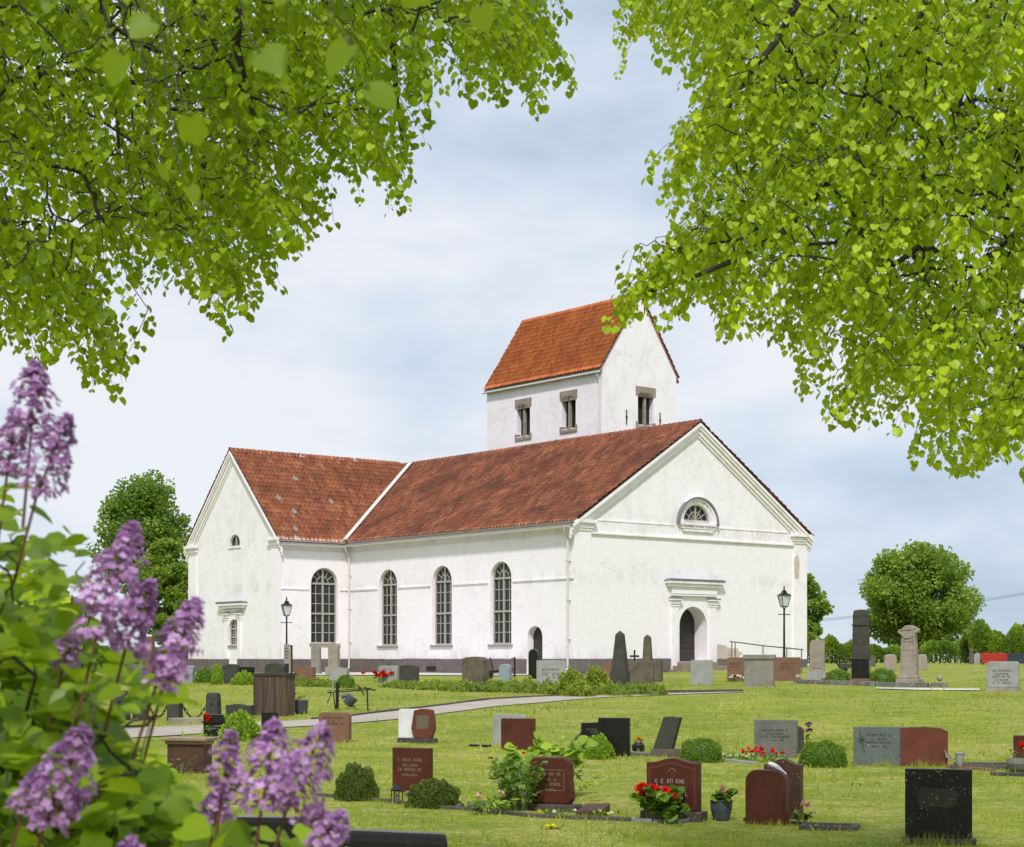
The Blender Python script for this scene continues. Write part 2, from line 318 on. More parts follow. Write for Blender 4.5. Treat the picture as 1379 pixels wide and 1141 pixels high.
def leaves(pos, tip, nor, size, tpl=HEART, wid=1.0):
    """leaf template: x across, y towards the tip, z normal"""
    tv, tf = tpl; tip = nrm(tip); x = nrm(np.cross(tip, nor)); n = np.cross(x, tip)
    size = np.broadcast_to(np.asarray(size, float), (len(pos),))[:, None, None]
    wid = np.broadcast_to(np.asarray(wid, float), (len(pos),))[:, None, None]
    V = pos[:, None, :] + size * (tv[None, :, 0, None] * x[:, None] * wid + tv[None, :, 1, None] * tip[:, None] + tv[None, :, 2, None] * n[:, None])
    k = len(tv); F = (tf[None] + (np.arange(len(pos)) * k)[:, None, None]).reshape(-1, tf.shape[1])
    return V.reshape(-1, 3), F, k
def leaf_obj(name, m, parent, pos, tip, nor, size, tpl=HEART, rnd=None, wid=1.0, core=None):
    V, F, k = leaves(pos, tip, nor, size, tpl, wid)
    r = np.repeat(rng.random(len(pos)) if rnd is None else rnd, k); Fs = [F]
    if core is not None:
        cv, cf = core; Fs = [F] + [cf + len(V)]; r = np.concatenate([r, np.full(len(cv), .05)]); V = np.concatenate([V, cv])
    return np_mesh(name, V, Fs, m, parent, rnd=r)
def empty(name, loc, rz=0):
    o = bpy.data.objects.new(name, None); COL.objects.link(o); o.location = loc; o.rotation_euler = (0, 0, rz); o.empty_display_size = .3; return o
def tag(o, label, cat, group=None, kind=None):
    if label: o['label'] = label
    if cat: o['category'] = cat
    if group: o['group'] = group
    if kind: o['kind'] = kind
    return o
def struct(o): o['kind'] = 'structure'; return o
def rvec(n): return nrm(rng.normal(size=(n, 3)))
def inpoly(pts, poly):
    x, y = pts[:, 0], pts[:, 1]; c = np.zeros(len(pts), bool); n = len(poly)
    for i in range(n):
        x0, y0 = poly[i]; x1, y1 = poly[(i + 1) % n]
        if y0 == y1: continue
        c ^= ((y0 > y) != (y1 > y)) & (x < (x1 - x0) * (y - y0) / (y1 - y0) + x0)
    return c
def tree_graph(nodes, root, w=.35, r_tip=.004, power=2.3):
    """joins the nodes to the root chain by shortest weighted links; returns parent ids and radii"""
    P = np.array(root + [tuple(n) for n in nodes]); nr = len(root); n = len(P)
    par = -np.ones(n, int); plen = np.full(n, np.inf); done = np.zeros(n, bool)
    plen[0] = 0; done[0] = True
    for i in range(1, nr): par[i] = i - 1; plen[i] = plen[i - 1] + np.linalg.norm(P[i] - P[i - 1]); done[i] = True
    best = np.full(n, np.inf); bp = np.zeros(n, int)
    for i in range(nr):
        if i < nr // 2: continue
        c = np.linalg.norm(P - P[i], axis=1) + w * plen[i]; u = (c < best) & ~done; best[u] = c[u]; bp[u] = i
    order = []
    for _ in range(n - nr):
        b = np.where(done, np.inf, best); i = int(np.argmin(b)); done[i] = True; par[i] = bp[i]
        plen[i] = plen[par[i]] + np.linalg.norm(P[i] - P[par[i]]); order.append(i)
        c = np.linalg.norm(P - P[i], axis=1) + w * plen[i]; u = (c < best) & ~done; best[u] = c[u]; bp[u] = i
    cnt = np.ones(n)
    for i in order[::-1]: cnt[par[i]] += cnt[i]
    for i in range(nr - 1, 0, -1): cnt[par[i]] += cnt[i]
    rad = r_tip * cnt ** (1 / power)
    return P, par, rad
def graph_mesh(mb, P, par, rad, ids, wob=.05, seg=5):
    for i in ids:
        a, b = Vector(P[par[i]]), Vector(P[i]); l = (b - a).length
        if l < 1e-4: continue
        m1 = a.lerp(b, .35) + Vector(rng.normal(size=3)) * wob * l + Vector((0, 0, .05 * l)); m2 = a.lerp(b, .7) + Vector(rng.normal(size=3)) * wob * l
        mb.tube([a, m1, m2, b], [min(rad[par[i]], rad[i] * 1.7), rad[i] * 1.35, rad[i] * 1.15, rad[i]], seg)
# ------------------------------------------------------------------ ground, paths, grass
def build_ground():
    ys = np.concatenate([np.arange(-30, 2, 2.), np.arange(2, 70, .4), np.arange(70, 130, 1.), np.arange(130, 400, 15.), [450, 600, 900, 1400, 2200]])
    xs = np.concatenate([[-2200, -1200, -600, -300, -150, -80], np.arange(-50, -14, 2.), np.arange(-14, 26, .5), np.arange(26, 60, 2.), [80, 150, 300, 600, 1200, 2200]])
    X, Y = np.meshgrid(xs, ys); Z = gz_np(X, Y)
    V = np.stack([X, Y, Z], -1).reshape(-1, 3); nx = len(xs); i = np.arange(len(ys) - 1)[:, None] * nx + np.arange(nx - 1)[None]
    F = np.stack([i, i + 1, i + nx + 1, i + nx], -1).reshape(-1, 4)
    struct(np_mesh('ground', V, F, M['lawn'], smooth=True))
build_ground()
def sheet(name, up, lo, m, dz, n=60, w=5, thick=.0):
    """strip between two pixel polylines read on the ground"""
    def res(pl):
        pts = [ground_at(*p) for p in pl]; d = [0]
        for a, b in zip(pts, pts[1:]): d.append(d[-1] + (b - a).length)
        t = np.linspace(0, d[-1], n); return np.stack([np.interp(t, d, [p[k] for p in pts]) for k in range(2)], -1)
    A, B = res(up), res(lo); s = np.linspace(0, 1, w)[None, :, None]
    XY = A[:, None] * (1 - s) + B[:, None] * s; Z = gz_np(XY[..., 0], XY[..., 1]) + dz
    V = np.concatenate([XY, Z[..., None]], -1).reshape(-1, 3); i = np.arange(n - 1)[:, None] * w + np.arange(w - 1)[None]
    F = np.stack([i, i + w, i + w + 1, i + 1], -1).reshape(-1, 4)
    o = np_mesh(name, V, F, m); return o, A, B
path_up = [(-60, 986), (120, 982), (240, 979), (300, 976), (350, 973.5), (420, 970), (470, 966), (540, 957.5), (600, 950.5), (660, 943), (740, 938.5), (830, 935.5), (900, 934.5), (1000, 931.5)]
path_lo = [(-60, 1004), (120, 998), (240, 991), (300, 987), (350, 982.5), (420, 978.5), (470, 975), (540, 969), (600, 961), (660, 953), (740, 946), (830, 939), (900, 936.5), (1000, 933)]
o, PA, PB = sheet('gravel_path', path_up, path_lo, M['gravel'], .022, 90); struct(o)
o, _, _ = sheet('church_yard_path', [(380, 906.6), (560, 906.6), (700, 906.6), (790, 906), (900, 899.5), (1010, 896), (1090, 894.5)], [(380, 909.6), (560, 910), (700, 910), (790, 910), (900, 904.5), (1010, 900), (1090, 898)], M['gravel_pale'], .03, 60); struct(o)
o, _, _ = sheet('far_grave_path', [(1180, 926.8), (1240, 927.6), (1320, 928.4)], [(1180, 928.4), (1240, 930.2), (1320, 930.8)], M['gravel_pale'], .03, 20); struct(o)
# grass blades
def build_grass():
    d = 13 * (72 / 13) ** rng.random(175000)
    x = (rng.random(len(d)) * 1.16 - .58) * d * .6
    keep = np.ones(len(d), bool)
    # keep off the path
    cy0 = np.interp(x, PB[:, 0], PB[:, 1]); cy1 = np.interp(x, PA[:, 0], PA[:, 1]); keep &= ~((d > cy0 - .1) & (d < cy1 + .1) & (x < PA[:, 0].max()))
    # clumps
    cl = np.sin(x * 1.7 + np.sin(d * .9) * 2) * np.sin(d * 1.3 + x * .6); keep &= rng.random(len(d)) < .6 + .4 * cl
    x, d = x[keep], d[keep]; cl = cl[keep]
    z = gz_np(x, d) - .005; pos = np.stack([x, d, z], -1); n = len(x)
    tip = np.stack([rng.normal(0, .38, n), rng.normal(0, .38, n), np.ones(n)], -1)
    h = (.030 + .035 * rng.random(n) ** 2 + .015 * np.maximum(cl, 0)) * (1 + (d > 30) * .25); h *= np.where(rng.random(n) < .05, 2.1, 1)
    nor = np.stack([rng.normal(0, .5, n), -np.ones(n), rng.normal(0, .2, n)], -1)
    wd = (.16 + .10 * d / 25)
    V, F, k = leaves(pos, tip, nor, h, BLADE, wd)
    fb = sum(np.sin(x * a * f + d * b * f * .7 + p) / w for a, b, f, p, w in ((.8, .6, .5, 1, 1.), (-.6, .9, 1.1, 2, 1.2), (.9, -.3, 2.3, .5, 1.6), (.4, 1., 4.7, 4, 2.), (1., .5, 9., 3, 2.4)))
    r = np.clip(rng.random(n) * .5 + .17 * fb + .3, 0, 1)
    o = np_mesh('grass_blades', V, F, M['blade'], rnd=np.repeat(r, k)); tag(o, 'short green grass with longer yellowish tufts covering the churchyard lawn', 'grass', kind='stuff')
    # daisies
    n = 3200; d = 17 * (60 / 17) ** rng.random(n); x = (rng.random(n) - .5) * d * .6
    pos = np.stack([x, d, gz_np(x, d) + .05], -1); pos = np.repeat(pos, 5, 0)
    a = np.tile(np.arange(5) * 2 * pi / 5, n); tip = np.stack([np.cos(a), np.sin(a), .25 + 0 * a], -1)
    V, F, k = leaves(pos, tip, np.tile([(0, 0, 1.)], (5 * n, 1)), .011, DIAM, 1.3)
    o = np_mesh('daisies', V, F, M['white'], rnd=np.full(len(V), .5)); tag(o, 'tiny white daisies scattered over the lawn', 'flowers', kind='stuff')
build_grass()
def tall_tufts(spots, label):
    P_, T_, H_ = [], [], []
    for (px, py, n, h) in spots:
        g = ground_at(px, py)
        for _ in range(n):
            x = g.x + rng.normal(0, .12); y = g.y + rng.normal(0, .05); P_.append((x, y, gz(x, y) - .01)); T_.append((rng.normal(0, .35), rng.normal(0, .25), 1)); H_.append(h * (.5 + rng.random() * .7))
    P_, T_ = np.array(P_), np.array(T_); V, F, k = leaves(P_, T_, np.tile([(0.3, -1., 0)], (len(P_), 1)), np.array(H_), BLADE, .05)
    tag(np_mesh('tall_grass', V, F, M['blade'], rnd=np.repeat(rng.random(len(P_)) * .7 + .3, k)), label, 'grass', kind='stuff')
tall_tufts([(480, 1078, 40, .16), (515, 1080, 30, .2), (560, 1088, 20, .12), (430, 1080, 40, .12), (720, 1100, 30, .08), (900, 1106, 40, .1), (1010, 1114, 40, .12), (1050, 1114, 50, .13), (1150, 1030, 60, .14), (1190, 1032, 70, .16), (1240, 1034, 80, .18), (1270, 1034, 40, .15),
            (1225, 1138, 40, .16), (1260, 1139, 60, .2), (1300, 1139, 40, .16), (560, 1003, 60, .08), (450, 1001, 60, .1), (1040, 1022, 50, .08), (820, 1021, 50, .1), (690, 1005, 60, .1), (740, 1092, 30, .1), (600, 905, 60, .1)], 'long uncut grass growing round the feet of the gravestones')
def kerb_line(pts, w, h, m, label, cat='kerb', name='stone_kerb', group='kerbs edging the graves', lift=0):
    mb = MB(); P = [ground_at(*p) for p in pts]
    for a, b in zip(P, P[1:]):
        L_ = (b - a).length; n = max(1, int(L_ / 1.1))
        for i in range(n):
            p, q = a.lerp(b, i / n + .004), a.lerp(b, (i + 1) / n - .004); dd = (q - p).normalized(); s = Vector((-dd.y, dd.x, 0)) * w / 2
            z0, z1 = gz(p.x, p.y), gz(q.x, q.y); hh = h * (1 + rng.normal() * .06)
            vs = [(c.x, c.y, zz) for (c, zg) in ((p - s, z0), (q - s, z1), (q + s, z1), (p + s, z0)) for zz in (zg - .05,)] + [(c.x, c.y, zg + hh + lift) for (c, zg) in ((p - s, z0), (q - s, z1), (q + s, z1), (p + s, z0))]
            mb.add(vs, [(0, 3, 2, 1), (4, 5, 6, 7), (0, 1, 5, 4), (1, 2, 6, 5), (2, 3, 7, 6), (3, 0, 4, 7)])
    tag(mb.build(name, m, bevel=.008), label, cat, group)
kerb_line(path_up[5:13], .07, .07, M['g_kerb'], 'thin dark edging along the far side of the curved gravel path', 'path edging', 'path_edging', None)
kerb_line([(895, 933), (940, 932.8), (1000, 932)], .25, .1, M['g_kerb'], 'short stone kerb at the far right end of the gravel path')
# ------------------------------------------------------------------ church (local x across the west front, y along the nave, z up from the wall foot)
B0 = .62
CH = empty('church', (2.9, 81, EYE - B0), radians(39)); tag(CH, 'whitewashed country church with red tiled roofs, a side wing and a saddleback tower', 'church')
U2 = Vector((-sin(radians(39)), cos(radians(39)))); V2 = Vector((cos(radians(39)), sin(radians(39))))
class Fr:        # a wall plane: a runs along it, y goes into the wall, z up
    def __init__(s, o, xd, nd): s.o = Vector(o); s.x = Vector(xd); s.n = Vector(nd)
    def __call__(s, p): q = s.o + s.x * p[0] - s.n * p[1]; return Vector((q.x, q.y, p[2]))
    def px(s, px, py):
        o2 = Vector((2.9, 81)) + V2 * s.o.x + U2 * s.o.y; d2 = V2 * s.x.x + U2 * s.x.y; k = (px - CX) / FPX
        t = (k * o2.y - o2.x) / (d2.x - k * d2.y); dep = o2.y + t * d2.y
        return t, (HY - py) / FPX * dep + B0
NW, NL, TRX, TRA, TRB = 15.7, 31., 4.29, 18.7, 28.47
SF = Fr((0, 0, 0), (0, 1, 0), (-1, 0, 0)); FF = Fr((0, 0, 0), (1, 0, 0), (0, -1, 0))
TS = Fr((-TRX, TRA, 0), (1, 0, 0), (0, -1, 0)); TG = Fr((-TRX, TRA, 0), (0, 1, 0), (-1, 0, 0))
TX0, TX1, TY0, TY1 = 15.6, 21.6, 15.5, 26.4
TWL = Fr((TX0, TY0, 0), (0, 1, 0), (-1, 0, 0)); TWF = Fr((TX0, TY0, 0), (1, 0, 0), (0, -1, 0))
EV, RG, TEV, TRG = 7.12, 12.2, 17.85, 22.3
def arch(a0, a1, h0, h1, n=14, ry=None):        # opening with a round head, counter-clockwise
    c, r = (a0 + a1) / 2, (a1 - a0) / 2; ry = r if ry is None else ry
    return [(a0, h0), (a1, h0)] + [(c + r * cos(pi * i / n), h1 - ry + ry * sin(pi * i / n)) for i in range(n + 1)]
def panel(fr, outline, holes, m, depth=.4, name='wall', out=0.):
    bm = bmesh.new(); es = []
    for lp in [outline] + holes:
        vs = [bm.verts.new((a, -out, h)) for a, h in lp]
        es += [bm.edges.new((vs[i], vs[(i + 1) % len(vs)])) for i in range(len(vs))]
    bmesh.ops.triangle_fill(bm, use_beauty=True, use_dissolve=False, edges=es)
    nf = Vector((0, -1, 0))
    for f in bm.faces:
        f.normal_update()
        if f.normal.dot(nf) < 0: f.normal_flip()
    for lp in holes:
        n = len(lp); c = sum(p[0] for p in lp) / n, sum(p[1] for p in lp) / n
        A = [bm.verts.new((a, -out, h)) for a, h in lp]; B = [bm.verts.new((a, depth, h)) for a, h in lp]
        for i in range(n):
            f = bm.faces.new((A[i], A[(i + 1) % n], B[(i + 1) % n], B[i])); f.normal_update()
    mb = MB(fr); mb.v = [v.co.copy() for v in bm.verts]; bm.verts.index_update(); mb.f = [[v.index for v in f.verts] for f in bm.faces]; bm.free()
    return mb.build(name, m, CH, recalc=False)
def strokes(mb, a, h, y, w, ht, rs, th):          # one letter-like cut: a few short bars
    k = rs.randint(0, 5)
    def bar(a0, h0, a1, h1):
        d = Vector((a1 - a0, 0, h1 - h0)); n = Vector((-d.z, 0, d.x)).normalized() * th / 2
        p = [Vector((a0, y, h0)) - n, Vector((a1, y, h1)) - n, Vector((a1, y, h1)) + n, Vector((a0, y, h0)) + n]
        mb.add(p + [q + Vector((0, .004, 0)) for q in p], [(0, 1, 2, 3), (0, 4, 5, 1), (1, 5, 6, 2), (2, 6, 7, 3), (3, 7, 4, 0)])
    bar(a, h, a, h + ht)
    if k == 0: bar(a, h + ht, a + w, h + ht); bar(a, h + ht / 2, a + w * .8, h + ht / 2); bar(a, h, a + w, h)
    elif k == 1: bar(a, h + ht, a + w, h); bar(a + w, h, a + w, h + ht)
    elif k == 2: bar(a, h, a + w, h)
    elif k == 3: bar(a, h + ht / 2, a + w, h + ht); bar(a, h + ht / 2, a + w, h)
    elif k == 4: bar(a, h + ht, a + w, h + ht * .75); bar(a + w, h + ht * .75, a, h + ht / 2); bar(a, h + ht / 2, a + w, h)
    else: bar(a, h + ht, a + w * .6, h + ht); bar(a + w, h, a + w, h + ht)
def glazed(fr, a0, a1, h0, h1, rows=((.05, .42, 3), (.42, .80, 3)), set_=.19, cols=4, sill=True, name='window', m=None):
    """arched window: frame, mullion, transoms, glazing bars, fan head"""
    m = m or M['frame']
    w = empty(name, (0, 0, 0)); w.parent = CH; c = (a0 + a1) / 2; r = (a1 - a0) / 2; sp = h1 - r
    q = MB(fr); q.prism(arch(a0 - .01, a1 + .01, h0 - .01, h1 + .01), set_ + .05, set_ + .09); q.build('glass', M['glass'], w)
    f = MB(fr); t = .075; y0, y1 = set_ - .02, set_ + .05
    ino = arch(a0 + t, a1 - t, h0 + t, h1 - t, 14); outo = arch(a0, a1, h0, h1, 14)
    f.band(ino + [ino[0]], outo + [outo[0]], y0, y1)
    f.box(c - .05, c + .05, y0 + .003, y1, h0 + t, h1 - t)
    f.box(a0 + t, a1 - t, y0 - .01, y1, sp - .04, sp + .05); mid = h0 + (sp - h0) * .5
    if rows: f.box(a0 + t, a1 - t, y0 - .008, y1, mid - .045, mid + .045)
    f.build('frame', m, w)
    g = MB(fr); tb = .018; yb = set_ + .018
    for s in (-1, 1):
        for k in range(1, cols // 2):
            x = c + s * r * k / (cols // 2); g.box(x - tb, x + tb, yb, y1 - .003, h0 + t, sp)
    if rows:
        for lo, hi in ((h0 + t, mid), (mid, sp)):
            for k in range(1, 3): z = lo + (hi - lo) * k / 3; g.box(a0 + t, a1 - t, yb + .003, y1 - .004, z - tb, z + tb)
    for a in (35, 62, 118, 145):
        d = Vector((cos(radians(a)), 0, sin(radians(a)))); n = Vector((-d.z, 0, d.x)) * tb; p = Vector((c, yb, sp)) + d * r * .42; e_ = Vector((c, yb, sp)) + d * (r - t * .6)
        g.add([p - n, e_ - n, e_ + n, p + n] + [x + Vector((0, .02, 0)) for x in (p - n, e_ - n, e_ + n, p + n)], [(0, 1, 2, 3), (0, 4, 5, 1), (2, 6, 7, 3)])
    rr = r * .45; g.band([(c + (rr - tb) * cos(pi * i / 12), sp + (rr - tb) * sin(pi * i / 12)) for i in range(13)], [(c + (rr + tb) * cos(pi * i / 12), sp + (rr + tb) * sin(pi * i / 12)) for i in range(13)], yb + .004, y1 - .005)
    g.build('glazing_bars', m, w)
    if sill: s = MB(fr); s.box(a0 - .12, a1 + .12, -.09, set_ + .0, h0 - .1, h0 - .003); s.build('sill', M['sill'], w, bevel=.01)
    return w
def rect_px(fr, x0, x1, yt, yb):
    a0, _ = fr.px(x0, yb); a1, _ = fr.px(x1, yb); xm = (x0 + x1) / 2; _, h1 = fr.px(xm, yt); _, h0 = fr.px(xm, yb)
    return min(a0, a1), max(a0, a1), h0, h1
# --- nave side wall
wins = [rect_px(SF, 511.5, 535, 765, 864), rect_px(SF, 583.5, 608, 759, 862), rect_px(SF, 660.5, 689.5, 753.5, 861)]
ww = 1.62
wins = [((a + b) / 2 - ww / 2, (a + b) / 2 + ww / 2, 1.42, 5.42) for a, b, c, d in wins]
niche = rect_px(SF, 711, 731, 843, 905); niche = (niche[0], niche[1], 0., niche[3])
holes = [arch(a, b, c, d)[::-1] for a, b, c, d in wins] + [arch(*niche)[::-1]]
panel(SF, [(0, -.4), (NL, -.4), (NL, EV), (0, EV)], holes, M['plaster'])
for w_ in wins: glazed(SF, *w_)
dn = empty('side_door', (0, 0, 0)); dn.parent = CH
q = MB(SF); q.prism(arch(niche[0], niche[1], 0, niche[3]), .36, .42); q.build('door_leaf', M['door'], dn)
# --- west front with pediment
fdoor = rect_px(FF, 915.5, 952.5, 817, 891); fdoor = (fdoor[0], fdoor[1], .58, fdoor[3])
lun = rect_px(FF, 916.5, 952.5, 680, 704)
FC = NW / 2
fd = ((fdoor[0] + fdoor[1]) / 2, (fdoor[1] - fdoor[0]) / 2)
holes = [arch(*fdoor)[::-1], arch(FC - (lun[1] - lun[0]) / 2, FC + (lun[1] - lun[0]) / 2, lun[2], lun[3], 16)[::-1]]
panel(FF, [(0, -.4), (NW, -.4), (NW, EV), (NW / 2, RG - .12), (0, EV)], holes, M['plaster'], depth=.95)
q = MB(FF); q.prism(arch(fdoor[0], fdoor[1], fdoor[2], fdoor[3]), .85, .93)
dd = q.build('door', M['door'], CH)
q = MB(FF)
for k in range(9): z = fdoor[2] + .12 + k * .27; q.box(fdoor[0] + .06, fdoor[1] - .06, .83, .86, z, z + .235)
q.build('door_boards', M['door'], dd, bevel=.008)
q = MB(FF); q.ball((fdoor[0] + .18, .79, fdoor[2] + 1.05), .04, 8); q.box(fdoor[0] + .16, fdoor[0] + .2, .79, .84, fdoor[2] + .92, fdoor[2] + 1.14); q.build('handle', M['black'], dd)
# lunette
ra, hz_ = (lun[1] - lun[0]) / 2, lun[2]
w = empty('lunette_window', (0, 0, 0)); w.parent = CH
q = MB(FF); q.prism(arch(FC - ra, FC + ra, hz_, hz_ + ra), .16, .2); q.build('glass', M['glass'], w)
q = MB(FF); t = .09
ai, ao = [(FC + (ra - t) * cos(pi * i / 16), hz_ + .08 + (ra - t - .06) * sin(pi * i / 16)) for i in range(17)], [(FC + ra * cos(pi * i / 16), hz_ + ra * sin(pi * i / 16)) for i in range(17)]
t = .05; q.band(ai, ao, .1, .155); q.box(FC - ra, FC + ra, .09, .155, hz_, hz_ + .08); q.box(FC - .05, FC + .05, .085, .155, hz_ + .1, hz_ + ra - .05); q.build('frame', M['frame'], w)
q = MB(FF)
for rr in (.45, .47):
    pass
q.band([(FC + (ra * .5 - .02) * cos(pi * i / 12), hz_ + .08 + (ra * .5 - .02) * sin(pi * i / 12)) for i in range(13)], [(FC + (ra * .5 + .02) * cos(pi * i / 12), hz_ + .08 + (ra * .5 + .02) * sin(pi * i / 12)) for i in range(13)], .12, .15)
for a in (30, 58, 122, 150):
    d = Vector((cos(radians(a)), 0, sin(radians(a)))); n = Vector((-d.z, 0, d.x)) * .02; p = Vector((FC, .115, hz_ + .08)) + d * .15; e_ = Vector((FC, .115, hz_ + .08)) + d * (ra - .1)
    q.add([p - n, e_ - n, e_ + n, p + n] + [x + Vector((0, .03, 0)) for x in (p - n, e_ - n, e_ + n, p + n)], [(0, 1, 2, 3), (0, 4, 5, 1), (2, 6, 7, 3)])
q.build('glazing_bars', M['frame'], w)
# raised ring round it, with its letters
rin, rout = ra + .01, 1.42
def arc(r, n=24, c=FC, h=hz_ - .12): return [(c + r * cos(pi * i / n), h + r * .98 * sin(pi * i / n)) for i in range(n + 1)]
q = MB(FF); q.band(arc(rin + .02, h=hz_), arc(rout - .30, h=hz_ - .0), -.05, .0); q.band(arc(rout - .31, h=hz_), arc(rout - .12, h=hz_), -.12, 0); q.build('arch_moulding', M['plaster_clean'], CH)
q = MB(FF); q.band(arc(rout - .115, h=hz_ - .1), arc(rout - .04, h=hz_ - .1), -.2, 0); q.build('arch_flashing', M['zinc'], CH)
q = MB(FF); q.box(FC - rout + .2, FC + rout - .2, -.16, .0, hz_ - .14, hz_ - .003); q.box(FC - rout + .3, FC + rout - .3, -.13, .0, hz_ - .30, hz_ - .145); q.box(FC - 1.0, FC + 1.05, -.10, 0, hz_ - .44, hz_ - .305); q.build('sill', M['plaster_clean'], CH)
q = MB(FF); rs = random.Random(3)
for i in range(34):
    if rs.random() < .16: continue
    strokes(q, FC - 1.08 + i * .064, hz_ - .25, -.134, .038, .075, rs, .02)
for i in range(13):
    a = radians(12 + i * 13); x = FC + (rin + .11) * cos(a); z = hz_ + (rin + .11) * sin(a)
    if rs.random() < .8: strokes(q, x - .03, z - .035, -.055, .05, .085, rs, .028)
q.build('lettering', plain('faded_letter_paint', (.28, .24, .21), .8), CH)
# cornice band across the front, pilasters, raking cornices
for a0, a1 in ((.95, FC - 1.62), (FC + 1.66, NW - .95)): q = MB(FF); q.box(a0, a1, -.03, .0, EV - .55, EV); q.build('worn_frieze', M['plaster_worn'], CH)
q = MB(FF); q.box(.93, NW - .93, -.10, .0, EV - .62, EV - .553); q.box(.93, FC - 1.6, -.055, 0, EV + .002, EV + .05); q.box(FC + 1.6, NW - .93, -.055, 0, EV + .002, EV + .05); q.build('cornice', M['plaster_clean'], CH)
for fr, a0, a1 in ((FF, -.07, .93), (FF, NW - .93, NW + .07)):
    q = MB(fr); q.box(a0, a1, -.07, 0, .7, EV - .5); q.build('pilaster', M['plaster_clean'], CH)
    q = MB(fr); q.box(a0 - .04, a1 + .04, -.12, -.001, EV - .5, EV - .38); q.box(a0 - .1, a1 + .1, -.17, -.001, EV - .377, EV - .16); q.box(a0 - .22, a1 + .22, -.28, -.001, EV - .157, EV - .003)
    if fr is not SF: q.build('pilaster_cap', M['plaster_clean'], CH, bevel=.012)
def rake(fr, a0, h0, a1, h1, bands, name, m, y=0):
    """bands: (offset_from, offset_to, protrusion) measured down from the roof line"""
    d = Vector((a1 - a0, h1 - h0)).normalized(); n = Vector((d.y, -d.x)) if d.x > 0 else Vector((-d.y, d.x))
    q = MB(fr)
    for o0, o1, p in bands:
        k0 = o0 / abs(n.y); k1 = o1 / abs(n.y)
        q.prism([(a0, h0 - k0), (a1, h1 - k0), (a1, h1 - k1), (a0, h0 - k1)], -p, 0)
    return q.build(name, m, CH)
sl = (RG - EV) / (NW / 2)
for s in (0, 1):
    a0 = -.35 if s == 0 else NW + .35
    rake(FF, a0, EV - .35 * sl - .02, FC, RG - .02, [(0, .12, .3), (.123, .24, .24), (.243, .42, .15), (.423, .54, .08)], 'raking_cornice', M['plaster_clean'])
# side eaves cornice and string course
q = MB(SF); q.box(.0, TRA, -.05, 0, EV - .72, EV - .65); q.box(.0, TRA, -.14, -.0, EV - .34, EV - .2); q.box(.0, TRA, -.26, 0, EV - .197, EV - .02); q.build('eaves_cornice', M['plaster_clean'], CH)
segs = [.0] + sum([[a - .13, b + .13] for a, b, c, d in sorted(wins)], []) + [TRA]
for i in range(0, len(segs), 2): q = MB(SF); q.box(segs[i], segs[i + 1], -.06, 0, 4.40, 4.47); q.build('string_course', M['plaster_clean'], CH)
# --- side wing (transept)
TW_ = TRB - TRA; TEVh, TRGh = 7.12, 12.12
tw = rect_px(TS, 420, 455, 767, 863); tw = ((tw[0] + tw[1]) / 2 - .85, (tw[0] + tw[1]) / 2 + .85, 1.55, 5.6)
panel(TS, [(0, -.4), (TRX, -.4), (TRX, TEVh), (0, TEVh)], [arch(*tw)[::-1]], M['plaster'])
glazed(TS, *tw)
gl = rect_px(TG, 309.5, 324, 720, 736); gw = rect_px(TG, 308.5, 322, 834, 869)
gl = (gl[0], gl[1], gl[2], gl[3]); 
panel(TG, [(0, -.4), (TW_, -.4), (TW_, TEVh), (TW_ / 2, TRGh - .1), (0, TEVh)], [arch(*gl, ry=gl[3] - gl[2] - .05)[::-1] if False else arch(gl[0], gl[1], gl[2], gl[3], 14, ry=min(gl[3] - gl[2] - .02, .62))[::-1], arch(*gw)[::-1]], M['tower_plaster'])
w = empty('small_gable_window', (0, 0, 0)); w.parent = CH
q = MB(TG); q.prism(arch(gl[0] - .01, gl[1] + .01, gl[2] - .01, gl[3] + .01, 14, ry=.6), .16, .2); q.build('glass', M['glass'], w)
q = MB(TG); c_ = (gl[0] + gl[1]) / 2; q.box(c_ - .04, c_ + .04, .08, .155, gl[2], gl[3] - .03); q.box(gl[0] + .2, gl[0] + .24, .09, .155, gl[2], gl[3] - .2); q.box(gl[0], gl[1], .07, .155, gl[2], gl[2] + .07); q.build('frame', M['frame'], w)
q = MB(TG); q.box(gl[0] - .1, gl[1] + .1, -.06, .2, gl[2] - .09, gl[2] - .004); q.build('sill', M['plaster_clean'], w)
glazed(TG, *gw, rows=1, set_=.12, sill=True, name='small_arched_window')
